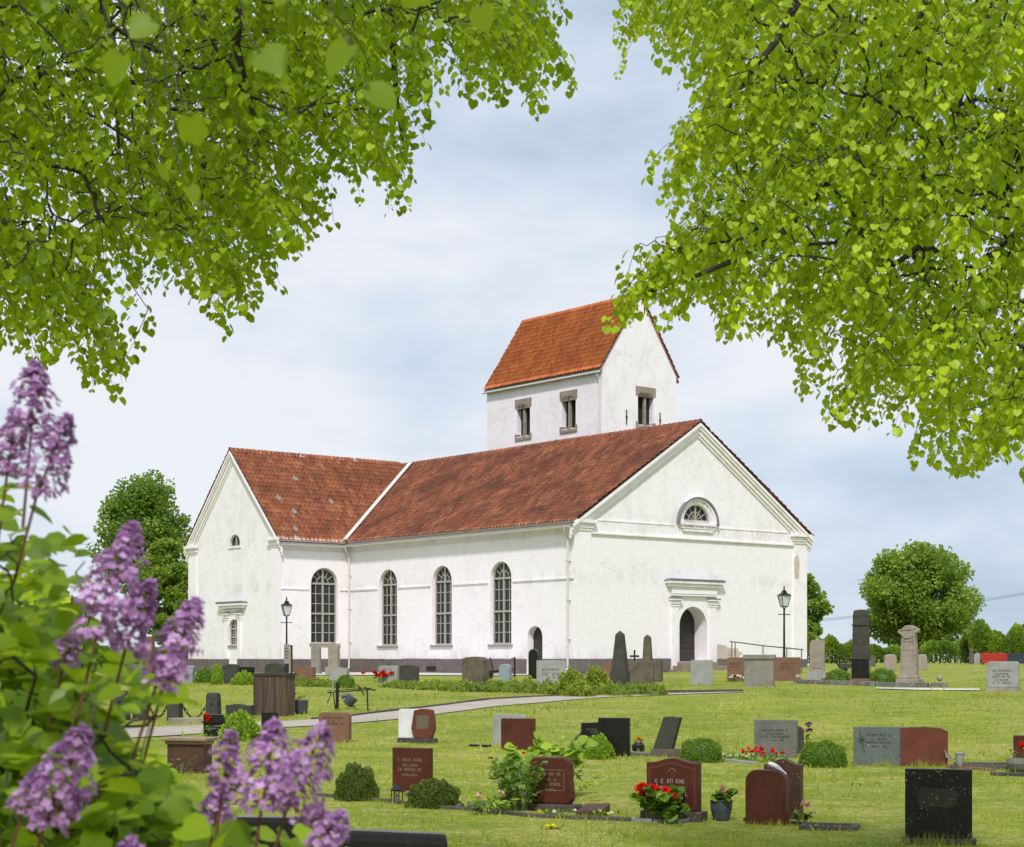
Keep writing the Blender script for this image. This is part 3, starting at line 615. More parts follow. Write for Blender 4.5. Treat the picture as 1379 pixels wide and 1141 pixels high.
# surround of the small arched window
def surround(fr, c, half, pil_w, h_base, h_cap, h_cor, cor_half, name='door_surround', big=1.):
    q = MB(fr)
    for s in (-1, 1):
        x0, x1 = (c - half - pil_w, c - half) if s < 0 else (c + half, c + half + pil_w)
        q.box(x0, x1, -.1, 0, h_base, h_cap - .3); q.box(x0 - .03, x1 + .03, -.13, 0, h_cap - .42, h_cap - .36)
        q.box(x0 - .05, x1 + .05, -.16, -.001, h_cap - .297, h_cap - .12); q.box(x0 - .12, x1 + .12, -.24, -.001, h_cap - .117, h_cap - .03)
    q.box(c - half - pil_w, c + half + pil_w, -.12, 0, h_cap + .2, h_cor - .33); q.box(c - half - pil_w - .02, c + half + pil_w + .02, -.15, -.001, h_cap + .1, h_cap + .16)
    q.box(c - cor_half + .15, c + cor_half - .15, -.22, -.001, h_cor - .327, h_cor - .18); q.box(c - cor_half, c + cor_half, -.30, -.001, h_cor - .177, h_cor - .04)
    q.build(name, M['plaster_clean'], CH, bevel=.01)
    z = MB(fr); z.prism([(c - cor_half - .05, h_cor - .037), (c + cor_half + .05, h_cor - .037), (c + cor_half - .1, h_cor + .05), (c - cor_half + .1, h_cor + .05)], -.33, 0)
    for s in (-1, 1): x0, x1 = (c - half - pil_w, c - half) if s < 0 else (c + half, c + half + pil_w); z.box(x0 - .14, x1 + .14, -.26, 0, h_cap - .027, h_cap + .01)
    z.build('flashing', M['zinc'], CH)
_, hc = FF.px(935, 782); _, hcap = FF.px(935, 806); 
surround(FF, fd[0], fd[1] + .12, .48, .0, hcap, hc, 1.92)
_, hc = TG.px(315, 811.5); _, hcap = TG.px(315, 825)
surround(TG, (gw[0] + gw[1]) / 2, .52, .34, .72, hcap, hc, 1.45, 'window_surround')
# wing pilasters, cornices
for a0, a1 in ((-.06, .85), (TW_ - .85, TW_ + .06)):
    q = MB(TG); q.box(a0, a1, -.06, 0, .7, EV - .5); q.build('pilaster', M['plaster_clean'], CH)
    q = MB(TG); q.box(a0 - .03, a1 + .03, -.10, -.001, EV - .5, EV - .38); q.box(a0 - .1, a1 + .1, -.16, -.001, EV - .377, EV - .16); q.box(a0 - .2, a1 + .2, -.27, -.001, EV - .157, EV - .003); q.build('pilaster_cap', M['plaster_clean'], CH, bevel=.012)
q = MB(TS); q.box(-.05, TRX, -.05, 0, EV - .72, EV - .65); q.box(-.1, TRX - .15, -.14, 0, EV - .34, EV - .2); q.box(-.2, TRX - .3, -.26, 0, EV - .197, EV - .02); q.build('eaves_cornice', M['plaster_clean'], CH)
for a0, a1 in ((0, tw[0] - .13), (tw[1] + .13, TRX)): q = MB(TS); q.box(a0, a1, -.05, 0, 4.40, 4.46); q.build('string_course', M['plaster_clean'], CH)
slt = (TRGh - EV) / (TW_ / 2)
for s in (0, 1):
    a0 = -.25 if s == 0 else TW_ + .25
    rake(TG, a0, EV - .25 * slt - .02, TW_ / 2, TRGh - .02, [(0, .1, .26), (.103, .2, .2), (.203, .36, .12), (.363, .46, .06)], 'raking_cornice', M['plaster_clean'])
# far and back walls so the church is closed
q = MB(); q.box(.05, NW - .05, NL - .3, NL, -.4, EV); q.build('wall', M['plaster'], CH)
q = MB(); q.box(NW - .4, NW - .002, .003, NL, -.4, EV); q.build('wall', M['plaster'], CH)
q = MB(); q.prism([(.1, EV), (NW - .1, EV), (NW / 2, RG - .15)], NL - .3, NL - .001); q.build('gable', M['plaster'], CH)
q = MB(); q.box(-TRX + .003, 0, TRB - .4, TRB - .003, -.4, EV); q.build('wall', M['plaster'], CH)
# plinth
for fr, a0, a1, m_ in ((SF, -.1, niche[0] - .06, 'plinth'), (SF, niche[1] + .06, TRA - .07, 'plinth'), (FF, -.097, fdoor[0] - .65, 'plinth'), (FF, fdoor[1] + .65, NW + .1, 'plinth'), (TS, -.08, TRX - .08, 'plinth'), (TG, -.077, (gw[0] + gw[1]) / 2 - .5, 'plinth'), (TG, (gw[0] + gw[1]) / 2 + .5, TW_ + .08, 'plinth')):
    q = MB(fr); n = max(1, int((a1 - a0) / 1.6)); w_ = (a1 - a0) / n
    for i in range(n): q.box(a0 + i * w_ + .004, a0 + (i + 1) * w_ - .004, -.085 - .006 * (i % 2), 0, -.4, .71 + .012 * (i % 3))
    q.build('plinth', M[m_], CH, bevel=.012)
q = MB(SF); q.box(10.6, 11.4, -.12, -.04, .12, .34); q.build('cellar_vent', M['dark'], CH)
# front steps
q = MB(FF); c = fd[0]
q.box(c - 1.7, c + 1.9, -1.25, 0, -.4, .2); q.box(c - 1.5, c + 1.6, -.9, -.001, .2, .38); q.box(c - 1.2, c + 1.2, -.55, .9, .381, .57); q.build('steps', granite('step_stone', (.30, .24, .18), .85, .2, .2, .3), CH, bevel=.015)
# worn lower plaster by the door
def blob_patch(fr, c, h, w, ht, y, seed, m):
    rs = random.Random(seed); pts = []
    for i in range(22):
        a = 2 * pi * i / 22; r = .75 + .35 * rs.random(); pts.append((c + cos(a) * w * r, max(h - ht, h + sin(a) * ht * r)))
    q = MB(fr); q.prism(pts, y - .004, y + .01); q.build('bare_plaster_patch', m, CH)
bp = plaster('bare_plaster', 1.3); bpn = bp.node_tree.nodes
M['bare'] = plain('bare_render', (.55, .46, .38), .9, 0, .15, 3)
for (c, h, w_, ht, s) in ((fd[0] + 1.9, 1.0, .85, .45, 1), (fd[0] + 2.9, .95, .5, .3, 2)): blob_patch(FF, c, h, w_, ht, 0, s, M['bare'])
pa, ph = FF.px(1072, 765); blob_patch(FF, pa, ph, .22, .7, -.07, 5, M['bare'])
# --- roofs
def pantiles(name, m, o, along, up, length, slope, tw=.26, th=.36, parent=CH, flip=False):
    """o: eave corner, along/up: unit vectors; S-profile tiles laid in overlapping courses"""
    o, along, up = np.array(o, float), np.array(along, float), np.array(up, float); n = np.cross(along, up); n = n if n[2] > 0 else -n
    nc = int(round(length / tw)); tw = length / nc; nr = int(round(slope / th)); th = slope / nr
    prof = [(0, -.01), (.12, .05), (.32, .08), (.52, .05), (.68, .0), (.88, -.022)]
    us = np.array([(i + p[0]) * tw for i in range(nc) for p in prof] + [length]); hs = np.array([p[1] for i in range(nc) for p in prof] + [0.])
    ui = np.array([i + min(p[0], .95) for i in range(nc) for p in prof] + [nc - .01])
    jit = rng.normal(0, .008, (nr, nc)); rows = []; 
    V, UV = [], []
    for r in range(nr):
        ji = np.repeat(jit[r], len(prof)); ji = np.append(ji, ji[-1])
        for e_, (s, lift) in enumerate(((r * th, .050), ((r + 1) * th, .0))):
            sag = .03 * np.sin(us * .35 + 1) * np.sin(s * .5)
            V.append(o + us[:, None] * along + s * up + (hs + lift + ji + sag)[:, None] * n); UV.append(np.stack([ui, np.full(len(ui), r + (.05, .95)[e_])], -1))
    V = np.array(V); UVv = np.array(UV); k = len(us); R = len(V); idx = np.arange(R * k).reshape(R, k); F = []
    for r in range(R - 1):
        a, b = idx[r], idx[r + 1]; F.append(np.stack([a[:-1], a[1:], b[1:], b[:-1]], -1))
    # front lip of the first course
    F = np.concatenate(F); V = V.reshape(-1, 3); UVv = UVv.reshape(-1, 2)
    uv = UVv[F.ravel()].reshape(-1, 4, 2)
    cu = np.floor(UVv[F[:, 0], 0]); cr = np.floor(np.minimum(UVv[F[:, 0], 1], UVv[F[:, 3], 1])); uv = np.stack([np.repeat(cu[:, None] + .5, 4, 1), np.repeat(cr[:, None] + .5, 4, 1)], -1)
    return np_mesh(name, V, F, m, parent, uv=uv.reshape(-1, 2))
def slope_pair(name, m, x0, x1, y0, y1, ez, rz, over, gable_over, axis='y', parent=CH):
    """saddle roof: ridge along local y (or x)"""
    half = (x1 - x0) / 2; s = (rz - ez) / half; root = empty(name, (0, 0, 0)); root.parent = parent
    L_ = sqrt((half + over) ** 2 + ((half + over) * s) ** 2); zz = ez - over * s; dz = .095 * sqrt(1 + s * s)
    ya, yb = y0 - gable_over[0], y1 + gable_over[1]
    mp_ = (lambda x, y, z: (x, y, z)) if axis == 'y' else (lambda x, y, z: (y, x, z))
    up1 = Vector(mp_(half + over, 0, (half + over) * s)).normalized(); up2 = Vector(mp_(-(half + over), 0, (half + over) * s)).normalized(); al = Vector(mp_(0, 1, 0))
    pantiles('roof_slope', m, mp_(x0 - over, ya, zz + dz), al, up1, yb - ya, L_); pantiles('roof_slope', m, mp_(x1 + over, ya, zz + dz), al, up2, yb - ya, L_)
    for o in list(COL.objects)[-2:]: o.parent = root
    q = MB(); t = .1
    pr = [(x0 - over, zz), ((x0 + x1) / 2, rz), (x1 + over, zz), (x1 + over, zz - t), ((x0 + x1) / 2, rz - t), (x0 - over, zz - t)]
    vs = [mp_(x, y, z) for y in (ya + .03, yb - .03) for x, z in pr]; n = 6
    q.add(vs, [list(range(6)), list(range(11, 5, -1))] + [(i, i + 6, (i + 1) % 6 + 6, (i + 1) % 6) for i in range(6)]); q.build('roof_deck', M['sill'], root)
    q = MB(); nr = int((yb - ya) / .36); st = (yb - ya) / nr; c = (x0 + x1) / 2
    for i in range(nr):
        ya_ = ya + i * st; pts = []
        for k, yy in enumerate((ya_, ya_ + st + .03)):
            r = .125 if k == 0 else .105
            for a in range(7): an = pi * a / 6; pts.append(mp_(c + r * cos(an), yy, rz + .06 + (.018 if k == 0 else 0) + r * .95 * sin(an)))
        q.add(pts, [(a, a + 1, a + 8, a + 7) for a in range(6)] + [tuple(range(7))])
    me = q.build('ridge_tiles', m, root); u = me.data.uv_layers.new(name='UVMap')
    for p in me.data.polygons:
        for li in p.loop_indices: u.data[li].uv = (p.index // 7 + .5, 200.5)
    return root
slope_pair('nave_roof', M['tile'], 0, NW, 0, NL, EV, RG, .38, (.3, .1))
slope_pair('transept_roof', M['tile_t'], TRA, TRB, -TRX, 6.9, TEVh, TRGh, .3, (.24, .0), axis='x')
# valley flashing
def valley(sgn):
    half = TW_ / 2; q = MB(); N_ = 14; A = []
    for i in range(N_ + 1):
        x = -.42 + i / N_ * (7.55 + .42); z = EV + x * sl; y = TRA + (z - TEVh) / slt if sgn > 0 else TRB - (z - TEVh) / slt; A.append((x, y, z + .31))
    for a, b in zip(A, A[1:]):
        wv = Vector((0, -.24 * sgn, .0)); wt = Vector((-.14, .0, -.02)); q.add([Vector(a) + wv, Vector(b) + wv, Vector(b), Vector(a)], [(0, 1, 2, 3)]); q.add([Vector(a) + wt, Vector(b) + wt, Vector(b), Vector(a)], [(0, 1, 2, 3)])
    q.build('valley_flashing', M['gutter'], CH)
valley(1)
# gutters and downpipes
def gutter(fr, a0, a1, h, y, name='gutter'):
    q = MB(fr); r = .075; pts = []
    for i, a in enumerate((a0, a1)):
        for k in range(8): an = pi + pi * k / 7; pts.append((a, y + r * cos(an), h + r * sin(an)))
    q.add(pts, [(k, k + 1, k + 9, k + 8) for k in range(7)] + [tuple(range(8)), tuple(range(15, 7, -1))])
    return q.build(name, M['gutter'], CH)
gutter(SF, -.1, TRA - .5, EV - .33, -.45); gutter(TS, -.1, TRX - .4, EV - .36, -.38)
def pipe(fr, a, htop, y=-.14, r=.055, hbot=.12, off=-.45):
    q = MB(fr); q.tube([(a - .12, off, htop), (a - .1, off + .02, htop - .18), (a, y, htop - .62), (a, y, hbot + .15), (a, y - .12, hbot)], r, 8)
    for z in (1.6, 3.4, 5.2):
        if z < htop: q.box(a - .075, a + .075, y - .07, 0, z, z + .05)
    q.build('downpipe', M['gutter'], CH, smooth=False)
pipe(SF, .36, EV - .3); pipe(SF, TRA - .28, EV - .3)
# --- tower
half = 3.0
bl = [rect_px(TWL, 695, 716, 537, 593), rect_px(TWL, 755, 778, 526, 583)]; bf = rect_px(TWF, 855.5, 884, 521.5, 578.5)
bw = [(.45 * 0 + (a + b) / 2 - .78, (a + b) / 2 + .78, c, d) for a, b, c, d in bl]; cfx = (bf[0] + bf[1]) / 2; bwf = (cfx - .80, cfx + .80, bf[2], bf[3])
def rectl(a0, a1, h0, h1): return [(a0, h0), (a1, h0), (a1, h1), (a0, h1)][::-1]
TL = TY1 - TY0; TWd = TX1 - TX0
holes_l = [rectl(a + .15, b - .15, c + .25, d - .38) for a, b, c, d in bw]; a, b, c, d = bwf
panel(TWL, [(0, -.4), (TL, -.4), (TL, TEV), (0, TEV)], holes_l, M['tower_plaster'], depth=.7)
panel(TWF, [(0, -.4), (TWd, -.4), (TWd, TEV), (TWd / 2, TRG - .02), (0, TEV)], [rectl(a + .18, b - .18, c + .25, d - .38)], M['tower_plaster'], depth=.7)
def belfry(fr, a0, a1, h0, h1, e):
    w = empty('belfry_window', (0, 0, 0)); w.parent = CH; c = (a0 + a1) / 2; r = (a1 - a0) / 2 - e; rw = (r - .10) / 2 + .01
    q = MB(fr); q.box(a0 + e - .01, a1 - e + .01, .34, .42, h0 + .2, h1 - .3); q.build('opening', M['dark'], w)  # solid plate coloured dark for the unlit inside of the belfry
    ca, cb = c - .09 - rw, c + .09 + rw; sp = h1 - .62
    lint = [(a0, h1), (a0, h1 - .52), (a0 + e, h1 - .52), (a0 + e, sp)]
    for cc in (ca, cb):
        lint += [(cc - rw + (0.0), sp)] + [(cc - rw * cos(pi * i / 8), sp + rw * sin(pi * i / 8)) for i in range(1, 8)] + [(cc + rw, sp)]
    lint += [(a1 - e, sp), (a1 - e, h1 - .52), (a1, h1 - .52), (a1, h1)]
    q = MB(fr); q.prism(lint, -.045, .22); q.build('lintel', M['stone'], w)
    q = MB(fr); q.box(c - .085, c + .085, .02, .2, h0 + .34, sp - .003); q.box(c - .14, c + .14, -.01, .24, h0 + .2, h0 + .338); q.build('mullion', M['stone'], w, bevel=.02)
    q = MB(fr); q.prism([(a0, h0), (a1, h0), (a1, h0 + .42), (a1 - e, h0 + .42), (a1 - e, h0 + .2), (a0 + e, h0 + .2), (a0 + e, h0 + .42), (a0, h0 + .42)], -.07, .3); q.build('sill', M['stone'], w, bevel=.015)
for w_ in bw: belfry(TWL, *w_, .15)
belfry(TWF, *bwf, .18)
q = MB(); q.box(TX1 - .4, TX1 - .002, TY0 + .003, TY1, -.4, TEV); q.box(TX0 + .003, TX1 - .4, TY1 - .4, TY1 - .003, -.4, TEV); q.build('wall', M['tower_plaster'], CH)
q = MB(); q.prism([(TX0 + .05, TEV), (TX1 - .05, TEV), ((TX0 + TX1) / 2, TRG - .1)], TY1 - .4, TY1 - .05); q.build('gable', M['tower_plaster'], CH)
slope_pair('tower_roof', M['tile_tower'], TX0, TX1, TY0, TY1, TEV, TRG, .22, (.06, .12))
q = MB(TWL); q.tube([(-.05, -.26, TEV - .38), (TL + .1, -.26, TEV - .36)], .06, 8); q.build('gutter', M['gutter'], CH)
q = MB(TWL); q.tube([(.22, -.25, TEV - .4), (.2, -.2, TEV - .55), (.15, -.09, TEV - .8), (.15, -.09, 8)], .05, 8); q.build('downpipe', M['gutter'], CH)
for (px_, y0_, y1_) in ((844, 552, 572), (889, 556, 577)):
    a, h1 = TWF.px(px_, y0_); _, h0 = TWF.px(px_, y1_); q = MB(TWF); q.box(a - .025, a + .025, -.05, 0, h0, h1); q.prism([(a - .07, (h0 + h1) / 2), (a, (h0 + h1) / 2 - .12), (a + .07, (h0 + h1) / 2), (a, (h0 + h1) / 2 + .12)], -.06, 0); q.build('wall_anchor', M['black'], CH)
a, h1 = TWF.px(868, 409); q = MB(TWF); q.box(a - .02, a + .02, -.05, 0, h1 - .6, h1 + .1); q.build('wall_anchor', M['black'], CH)
# ------------------------------------------------------------------ bushes and small plants
def scale_at(p): return p.y / FPX
def bush_geo(w, dp, h, n, size, sq=2., lump=.12, seed=0, tpl=DIAM, up=.5):
    """leaf clumps over a lumpy rounded body; returns arrays in local space (base at z=0)"""
    r_ = np.random.default_rng(seed); d = r_.normal(size=(n, 3)); d[:, 2] = np.abs(d[:, 2]) - .15; d = nrm(d)
    ph = r_.random(9) * 6
    def rad(d):
        k = (np.abs(d[:, 0]) ** sq + np.abs(d[:, 1]) ** sq + np.abs(d[:, 2]) ** sq) ** (-1 / sq)
        l = np.sin(d[:, 0] * 7 + ph[0]) * np.sin(d[:, 2] * 8 + ph[1]) + np.sin(d[:, 1] * 9 + ph[2]) * np.sin(d[:, 0] * 11 + ph[3]) * .7 + np.sin(d[:, 2] * 15 + d[:, 0] * 13 + ph[4]) * .5
        return k * (1 + lump * l)
    R = rad(d) * (1 - .28 * r_.random(n) ** 2)
    S = np.array([w / 2, dp / 2, h]); pos = d * R[:, None] * S; pos[:, 2] = np.maximum(pos[:, 2], .01 + .03 * r_.random(n))
    nor = nrm(d / S * S.max()); tip = nrm(nor * .8 + r_.normal(0, .55, (n, 3)) + np.array([0, 0, up])); nn = nrm(nor + r_.normal(0, .5, (n, 3)))
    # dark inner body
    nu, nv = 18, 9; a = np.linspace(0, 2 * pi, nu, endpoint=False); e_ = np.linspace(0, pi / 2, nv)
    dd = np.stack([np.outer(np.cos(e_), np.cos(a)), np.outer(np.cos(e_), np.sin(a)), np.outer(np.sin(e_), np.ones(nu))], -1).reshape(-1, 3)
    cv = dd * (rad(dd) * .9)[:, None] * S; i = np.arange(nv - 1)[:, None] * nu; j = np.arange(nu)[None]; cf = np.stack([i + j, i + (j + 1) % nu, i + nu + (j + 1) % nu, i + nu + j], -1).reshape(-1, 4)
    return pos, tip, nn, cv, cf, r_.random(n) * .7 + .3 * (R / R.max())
def bush(name, label, cat, x0, x1, yt, yb, m='box_leaf', n=1200, size=.03, sq=2., lump=.1, depth=None, seed=1, group=None, dd=0, tpl=DIAM):
    g = ground_at((x0 + x1) / 2, yb); s = scale_at(g); w = (x1 - x0) * s; h = (yb - yt) * s; dp = depth or min(w, h * 1.6)
    g = Vector((g.x * (g.y + dp * .4) / g.y, g.y + dp * .4, 0)); g.z = gz(g.x, g.y) - .02
    root = empty(name, g); tag(root, label, cat, group)
    pos, tip, nn, cv, cf, r = bush_geo(w * .95, dp, h * .96, int(n * 1.5), size, sq, lump, seed); n = len(pos)
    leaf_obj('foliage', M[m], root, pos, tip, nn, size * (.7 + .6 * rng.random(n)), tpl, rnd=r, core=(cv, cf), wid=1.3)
    mb = MB(); 
    for k in range(4): a = k * 1.6; mb.tube([(0, 0, -.02), (.1 * w * cos(a), .1 * w * sin(a), h * .3), (.2 * w * cos(a), .2 * w * sin(a), h * .6)], [.02 * max(.5, h), .012, .006], 5)
    mb.build('stem', M['bark'], root); return root
def flower_heads(name, m, parent, pts, r, petals=11):
    if 1 < len(pts) <= 16:
        for p in pts: o_ = flower_heads(name, m, parent, [p], r, petals)
        return o_
    pts = np.array(pts, float); n = len(pts); pos = np.repeat(pts, petals, 0); d = rvec(n * petals); d[:, 2] = np.abs(d[:, 2]) * .7 - .1; d = nrm(d)
    pos = pos + d * r * .15
    return leaf_obj(name, M[m], parent, pos, d, rvec(n * petals), r * (.7 + .4 * rng.random(n * petals)), HEART, wid=1.1)
def leafy(parent, n, w, h, size, m='lilac_leaf', seed=1, spread=.8, tpl=OVAL, base_r=.04, name='leaves', wid=1.2, stems=True, c=(0, 0, 0)):
    """arching stems from one root with leaves along them"""
    r_ = np.random.default_rng(seed); P_, T_, N_ = [], [], []; mb = MB(); ns = max(3, n // 9)
    for s in range(ns):
        a = r_.random() * 2 * pi; l = (.35 + .65 * r_.random()); ex, ez = w / 2 * l * spread, h * (.55 + .45 * r_.random())
        pts = [Vector((c[0] + base_r * cos(a), c[1] + base_r * sin(a), c[2])) + Vector((cos(a) * ex * t ** 1.3, sin(a) * ex * t ** 1.3, ez * (t - .25 * t * t) / .75)) for t in (0, .3, .6, .85, 1)]
        mb.tube(pts, [.006, .005, .004, .003, .002], 4)
        for k in range(9):
            t = .25 + .75 * r_.random(); i = min(3, int(t * 4)); p = pts[i].lerp(pts[i + 1], r_.random()); P_.append(p)
            an = a + r_.normal(0, 1.0); T_.append((cos(an), sin(an), r_.normal(.1, .5))); N_.append((r_.normal(0, .5), r_.normal(0, .5) - .3, 1))
    leaf_obj(name, M[m], parent, np.array([tuple(p) for p in P_]), np.array(T_), np.array(N_), size * (.6 + .7 * r_.random(len(P_))), tpl, wid=wid)
    if stems: mb.build('stem', M['green_stem'], parent)

# ------------------------------------------------------------------ gravestones
GG = 'gravestones standing on the lawn'
def rrect(w, h, r=.0, n=5):
    if r <= 0: return [(-w / 2, 0), (w / 2, 0), (w / 2, h), (-w / 2, h)]
    p = [(-w / 2, 0), (w / 2, 0)]
    p += [(w / 2 - r + r * cos(pi / 2 * i / n), h - r + r * sin(pi / 2 * i / n)) for i in range(n + 1)]
    p += [(-w / 2 + r - r * sin(pi / 2 * i / n), h - r + r * cos(pi / 2 * i / n)) for i in range(n + 1)]
    return p
def top_curve(w, h, f, n=20, wb=None):
    wb = wb or w
    return [(-wb / 2, 0), (wb / 2, 0)] + [(w / 2 - w * i / n, h * f(1 - 2 * i / n)) for i in range(n + 1)]
def outline(kind, w, h):
    if kind == 'flat': return rrect(w, h)
    if kind == 'round': return rrect(w, h, min(w, h) * .12)
    if kind == 'rshoulder': return rrect(w, h, w * .28)
    if kind == 'arch': return top_curve(w, h, lambda u: .82 + .18 * sqrt(max(0, 1 - u * u)))
    if kind == 'segment': return top_curve(w, h, lambda u: 1 - .09 * u * u)
    if kind == 'bell': return top_curve(w, h, lambda u: .91 + .09 * (.5 + .5 * cos(pi * min(1, abs(u) * 1.15))))
    if kind == 'wave': return top_curve(w, h, lambda u: .95 + .05 * cos(u * 4.2 + .6) - .03 * u)
    if kind == 'book': return top_curve(w, h, lambda u: .95 + .05 * abs(sin(pi * u)) - (.02 if abs(u) > .9 else 0))
    if kind == 'heartish': return top_curve(w, h, lambda u: .93 + .07 * sin(pi * abs(u)) ** .8)
    if kind == 'flare': return [(-w * .40, 0), (w * .43, 0), (w * .5, h * .12), (w * .49, h * .3), (w * .46, h * .55), (w * .46, h * .85), (w * .43, h * .95), (w * .33, h), (-w * .28, h), (-w * .38, h * .98), (-w * .44, h * .92), (-w * .47, h * .5), (-w * .46, h * .2)]
    if kind == 'coffin': return [(-w * .36, 0), (w * .36, 0), (w * .5, h * .34), (w * .46, h * .75), (w * .40, h * .96), (w * .1, h), (-w * .12, h), (-w * .38, h * .95), (-w * .43, h * .7), (-w * .5, h * .34)]
    if kind == 'peak': return [(-w / 2, 0), (w / 2, 0), (w / 2, h * .86), (0, h), (-w / 2, h * .86)]
    if kind == 'slant': return [(-w * .5, 0), (w * .2, 0), (w * .5, h * .97), (w * .12, h), (-w * .1, h * .98)]
    if kind == 'notch': return [(-w / 2, 0), (w / 2, 0), (w / 2, h * .9), (w * .42, h * .93), (w * .36, h * .97), (0, h), (-w * .3, h * .985), (-w / 2, h * .98)]
    if kind == 'rough': return [(-w * .48, 0), (w * .48, 0), (w * .5, h * .5), (w * .47, h * .9), (w * .3, h * .98), (0, h), (-w * .35, h * .97), (-w * .5, h * .9), (-w * .49, h * .4)]
    if kind == 'egg': return [(w * .5 * cos(a) * (1 + .1 * sin(a)), h * .52 + h * .48 * sin(a)) for a in [pi * 2 * i / 18 for i in range(18)]][::1]
    if kind == 'curved': return [(-w * .40, 0), (w * .40, 0), (w * .42, h * .5), (w * .5, h * .93), (w * .2, h), (-w * .2, h), (-w * .5, h * .93), (-w * .42, h * .5)]
def inscription(parent, w, h, y, m, rows, seed, frame=False, top=.72, lw=.7, lh=.05):
    rs = random.Random(seed); mb = MB(); th = max(.006, lh * .16)
    z = h * top
    for r in range(rows):
        k = lw * (1 if r % 2 == 0 else .65); n = int(w * k / (lh * .8)); x = -n * lh * .4; hh = lh * (1 if r % 2 == 0 else .7)
        for i in range(n):
            if rs.random() < .14 and n > 5: continue
            strokes(mb, x + i * lh * .8, z, y, lh * .5, hh, rs, th)
        z -= lh * 1.55
    if mb.v: mb.build('inscription', m, parent)
    return z
def gravestone(label, kind, x0, x1, yt, yb, m, t=.2, yaw=-20, rows=0, ins='ins_dark', base=None, bh=.12, bm_=None, group=GG, cat='gravestone', seed=1, lh=.05, top=.7, lean=0, dback=0, bev=.008, lw=.7, name='gravestone'):
    """x0..x1, yt..yb: extent in the photograph; base=(extra width, extra depth)"""
    g = ground_at((x0 + x1) / 2, yb); g.y += dback; g.x = (((x0 + x1) / 2) - CX) / FPX * g.y; s = scale_at(g); 
    zg = gz(g.x, g.y); tot = (x1 - x0) * s; th = radians(abs(yaw)); h = EYE + (HY - yt) * s - zg; w = max(.12, (tot - t * sin(th)) / cos(th))
    root = empty(name, (g.x, g.y + t * .3, zg), radians(yaw)); tag(root, label, cat, group)
    z0 = -.04
    if base:
        q = MB(); q.box(-w / 2 - base[0], w / 2 + base[0], -t / 2 - base[1], t / 2 + base[1], -.06, bh); q.build('base', bm_ or m, root, bevel=.01); z0 = bh
    q = MB(); o = outline(kind, w, h - max(z0, 0)); q.prism([(x, z + z0 + (.001 if base else 0)) for x, z in o], -t / 2, t / 2)
    sl_ = q.build('slab', m, root, bevel=bev)
    if lean: sl_.rotation_euler = (0, radians(lean), 0)
    if rows: inscription(root, w, h, -t / 2 - .003, M[ins], rows, seed, top=top, lh=lh, lw=lw)
    root['_w'] = 0; del root['_w']
    return root, w, h, t, z0
# nearest rows
r, w, h, t, _ = gravestone('dark red granite block gravestone between two mossy domed shrubs', 'flat', 528, 584, 1004, 1067, M['g_red'], .16, -26, 4, 'ins_pale', seed=2, lh=.05, top=.66)
r, w, h, t, z0 = gravestone('red granite gravestone with a framed panel, big leafy plants behind it', 'flare', 711, 776, 1020, 1092, M['g_red'], .17, -24, 4, 'ins_pale', base=(.08, .06), bh=.10, bm_=M['g_kerb'], seed=5, lh=.048, top=.66, bev=.02, lw=.58)
q = MB(); a = w * .30; y_ = -t / 2 - .006
for zz in (h * .38, h * .76): q.box(-a - .02, a + .02, y_, y_ + .008, zz, zz + .009)
for xx in (-a - .025, a + .017): q.box(xx, xx + .008, y_, y_ + .008, h * .38, h * .769)
q.build('panel_frame', M['ins_pale'], r)
r, w, h, t, z0 = gravestone('red granite gravestone with bell-shaped top behind the red flowers', 'bell', 872, 945, 1021, 1105, M['g_red'], .17, -24, 3, 'ins_white', base=(.07, .07), bh=.13, bm_=M['g_kerb'], seed=8, lh=.055, top=.60)
q = MB(); f = lambda u: .91 + .09 * (.5 + .5 * cos(pi * min(1, abs(u) * 1.15)))
hh = h - z0; oi = [(-w * .42, z0 + .04)] + [(u * w * .42, z0 + (hh * f(u) - .085)) for u in [-1 + 2 * i / 20 for i in range(21)]] + [(w * .42, z0 + .04)]
oo = [(-w * .455, z0 + .02)] + [(u * w * .455, z0 + (hh * f(u) - .055)) for u in [-1 + 2 * i / 20 for i in range(21)]] + [(w * .455, z0 + .02)]
q.band(oi, oo, -t / 2 - .004, -t / 2 + .002); q.build('border', M['g_redl'], r)
q = MB(); q.band([(.045 * cos(pi * i / 8), z0 + hh * .74 + .04 * sin(pi * i / 8)) for i in range(9)], [(.055 * cos(pi * i / 8), z0 + hh * .74 + .05 * sin(pi * i / 8)) for i in range(9)], -t / 2 - .005, -t / 2 + .002); q.box(-.004, .004, -t / 2 - .005, -t / 2, z0 + hh * .69, z0 + hh * .71); q.build('emblem', M['ins_pale'], r)
gravestone('smooth red-brown gravestone with rounded shoulders and a white bird on top', 'rshoulder', 1005, 1064, 1033, 1111, M['g_red'], .20, -24, seed=1, bev=.012)
gravestone('tall dark brown gravestone with wavy top right behind the red one with a bird', 'bell', 1030, 1083, 1018, 1108, M['g_redd'], .17, -24, dback=.45, bev=.012)
r, w, h, t, _ = gravestone('large black gravestone speckled with pale lichen, nearest on the right', 'flat', 1221, 1310, 1036, 1137, M['g_blackl'], .14, -14, base=(.05, .06), bh=.07, bm_=M['g_kerb'], bev=.006)
q = MB(); q.prism([(-w * .3, h * .52), (-w * .2, h * .49), (0, h * .50), (w * .2, h * .49), (w * .27, h * .56), (w * .28, h * .72), (w * .2, h * .745), (-w * .28, h * .75), (-w * .33, h * .66)], -t / 2 - .006, -t / 2 + .002); q.build('worn_panel', granite('worn_panel_stone', (.05, .043, .034), .7, .3, .3, .3), r)
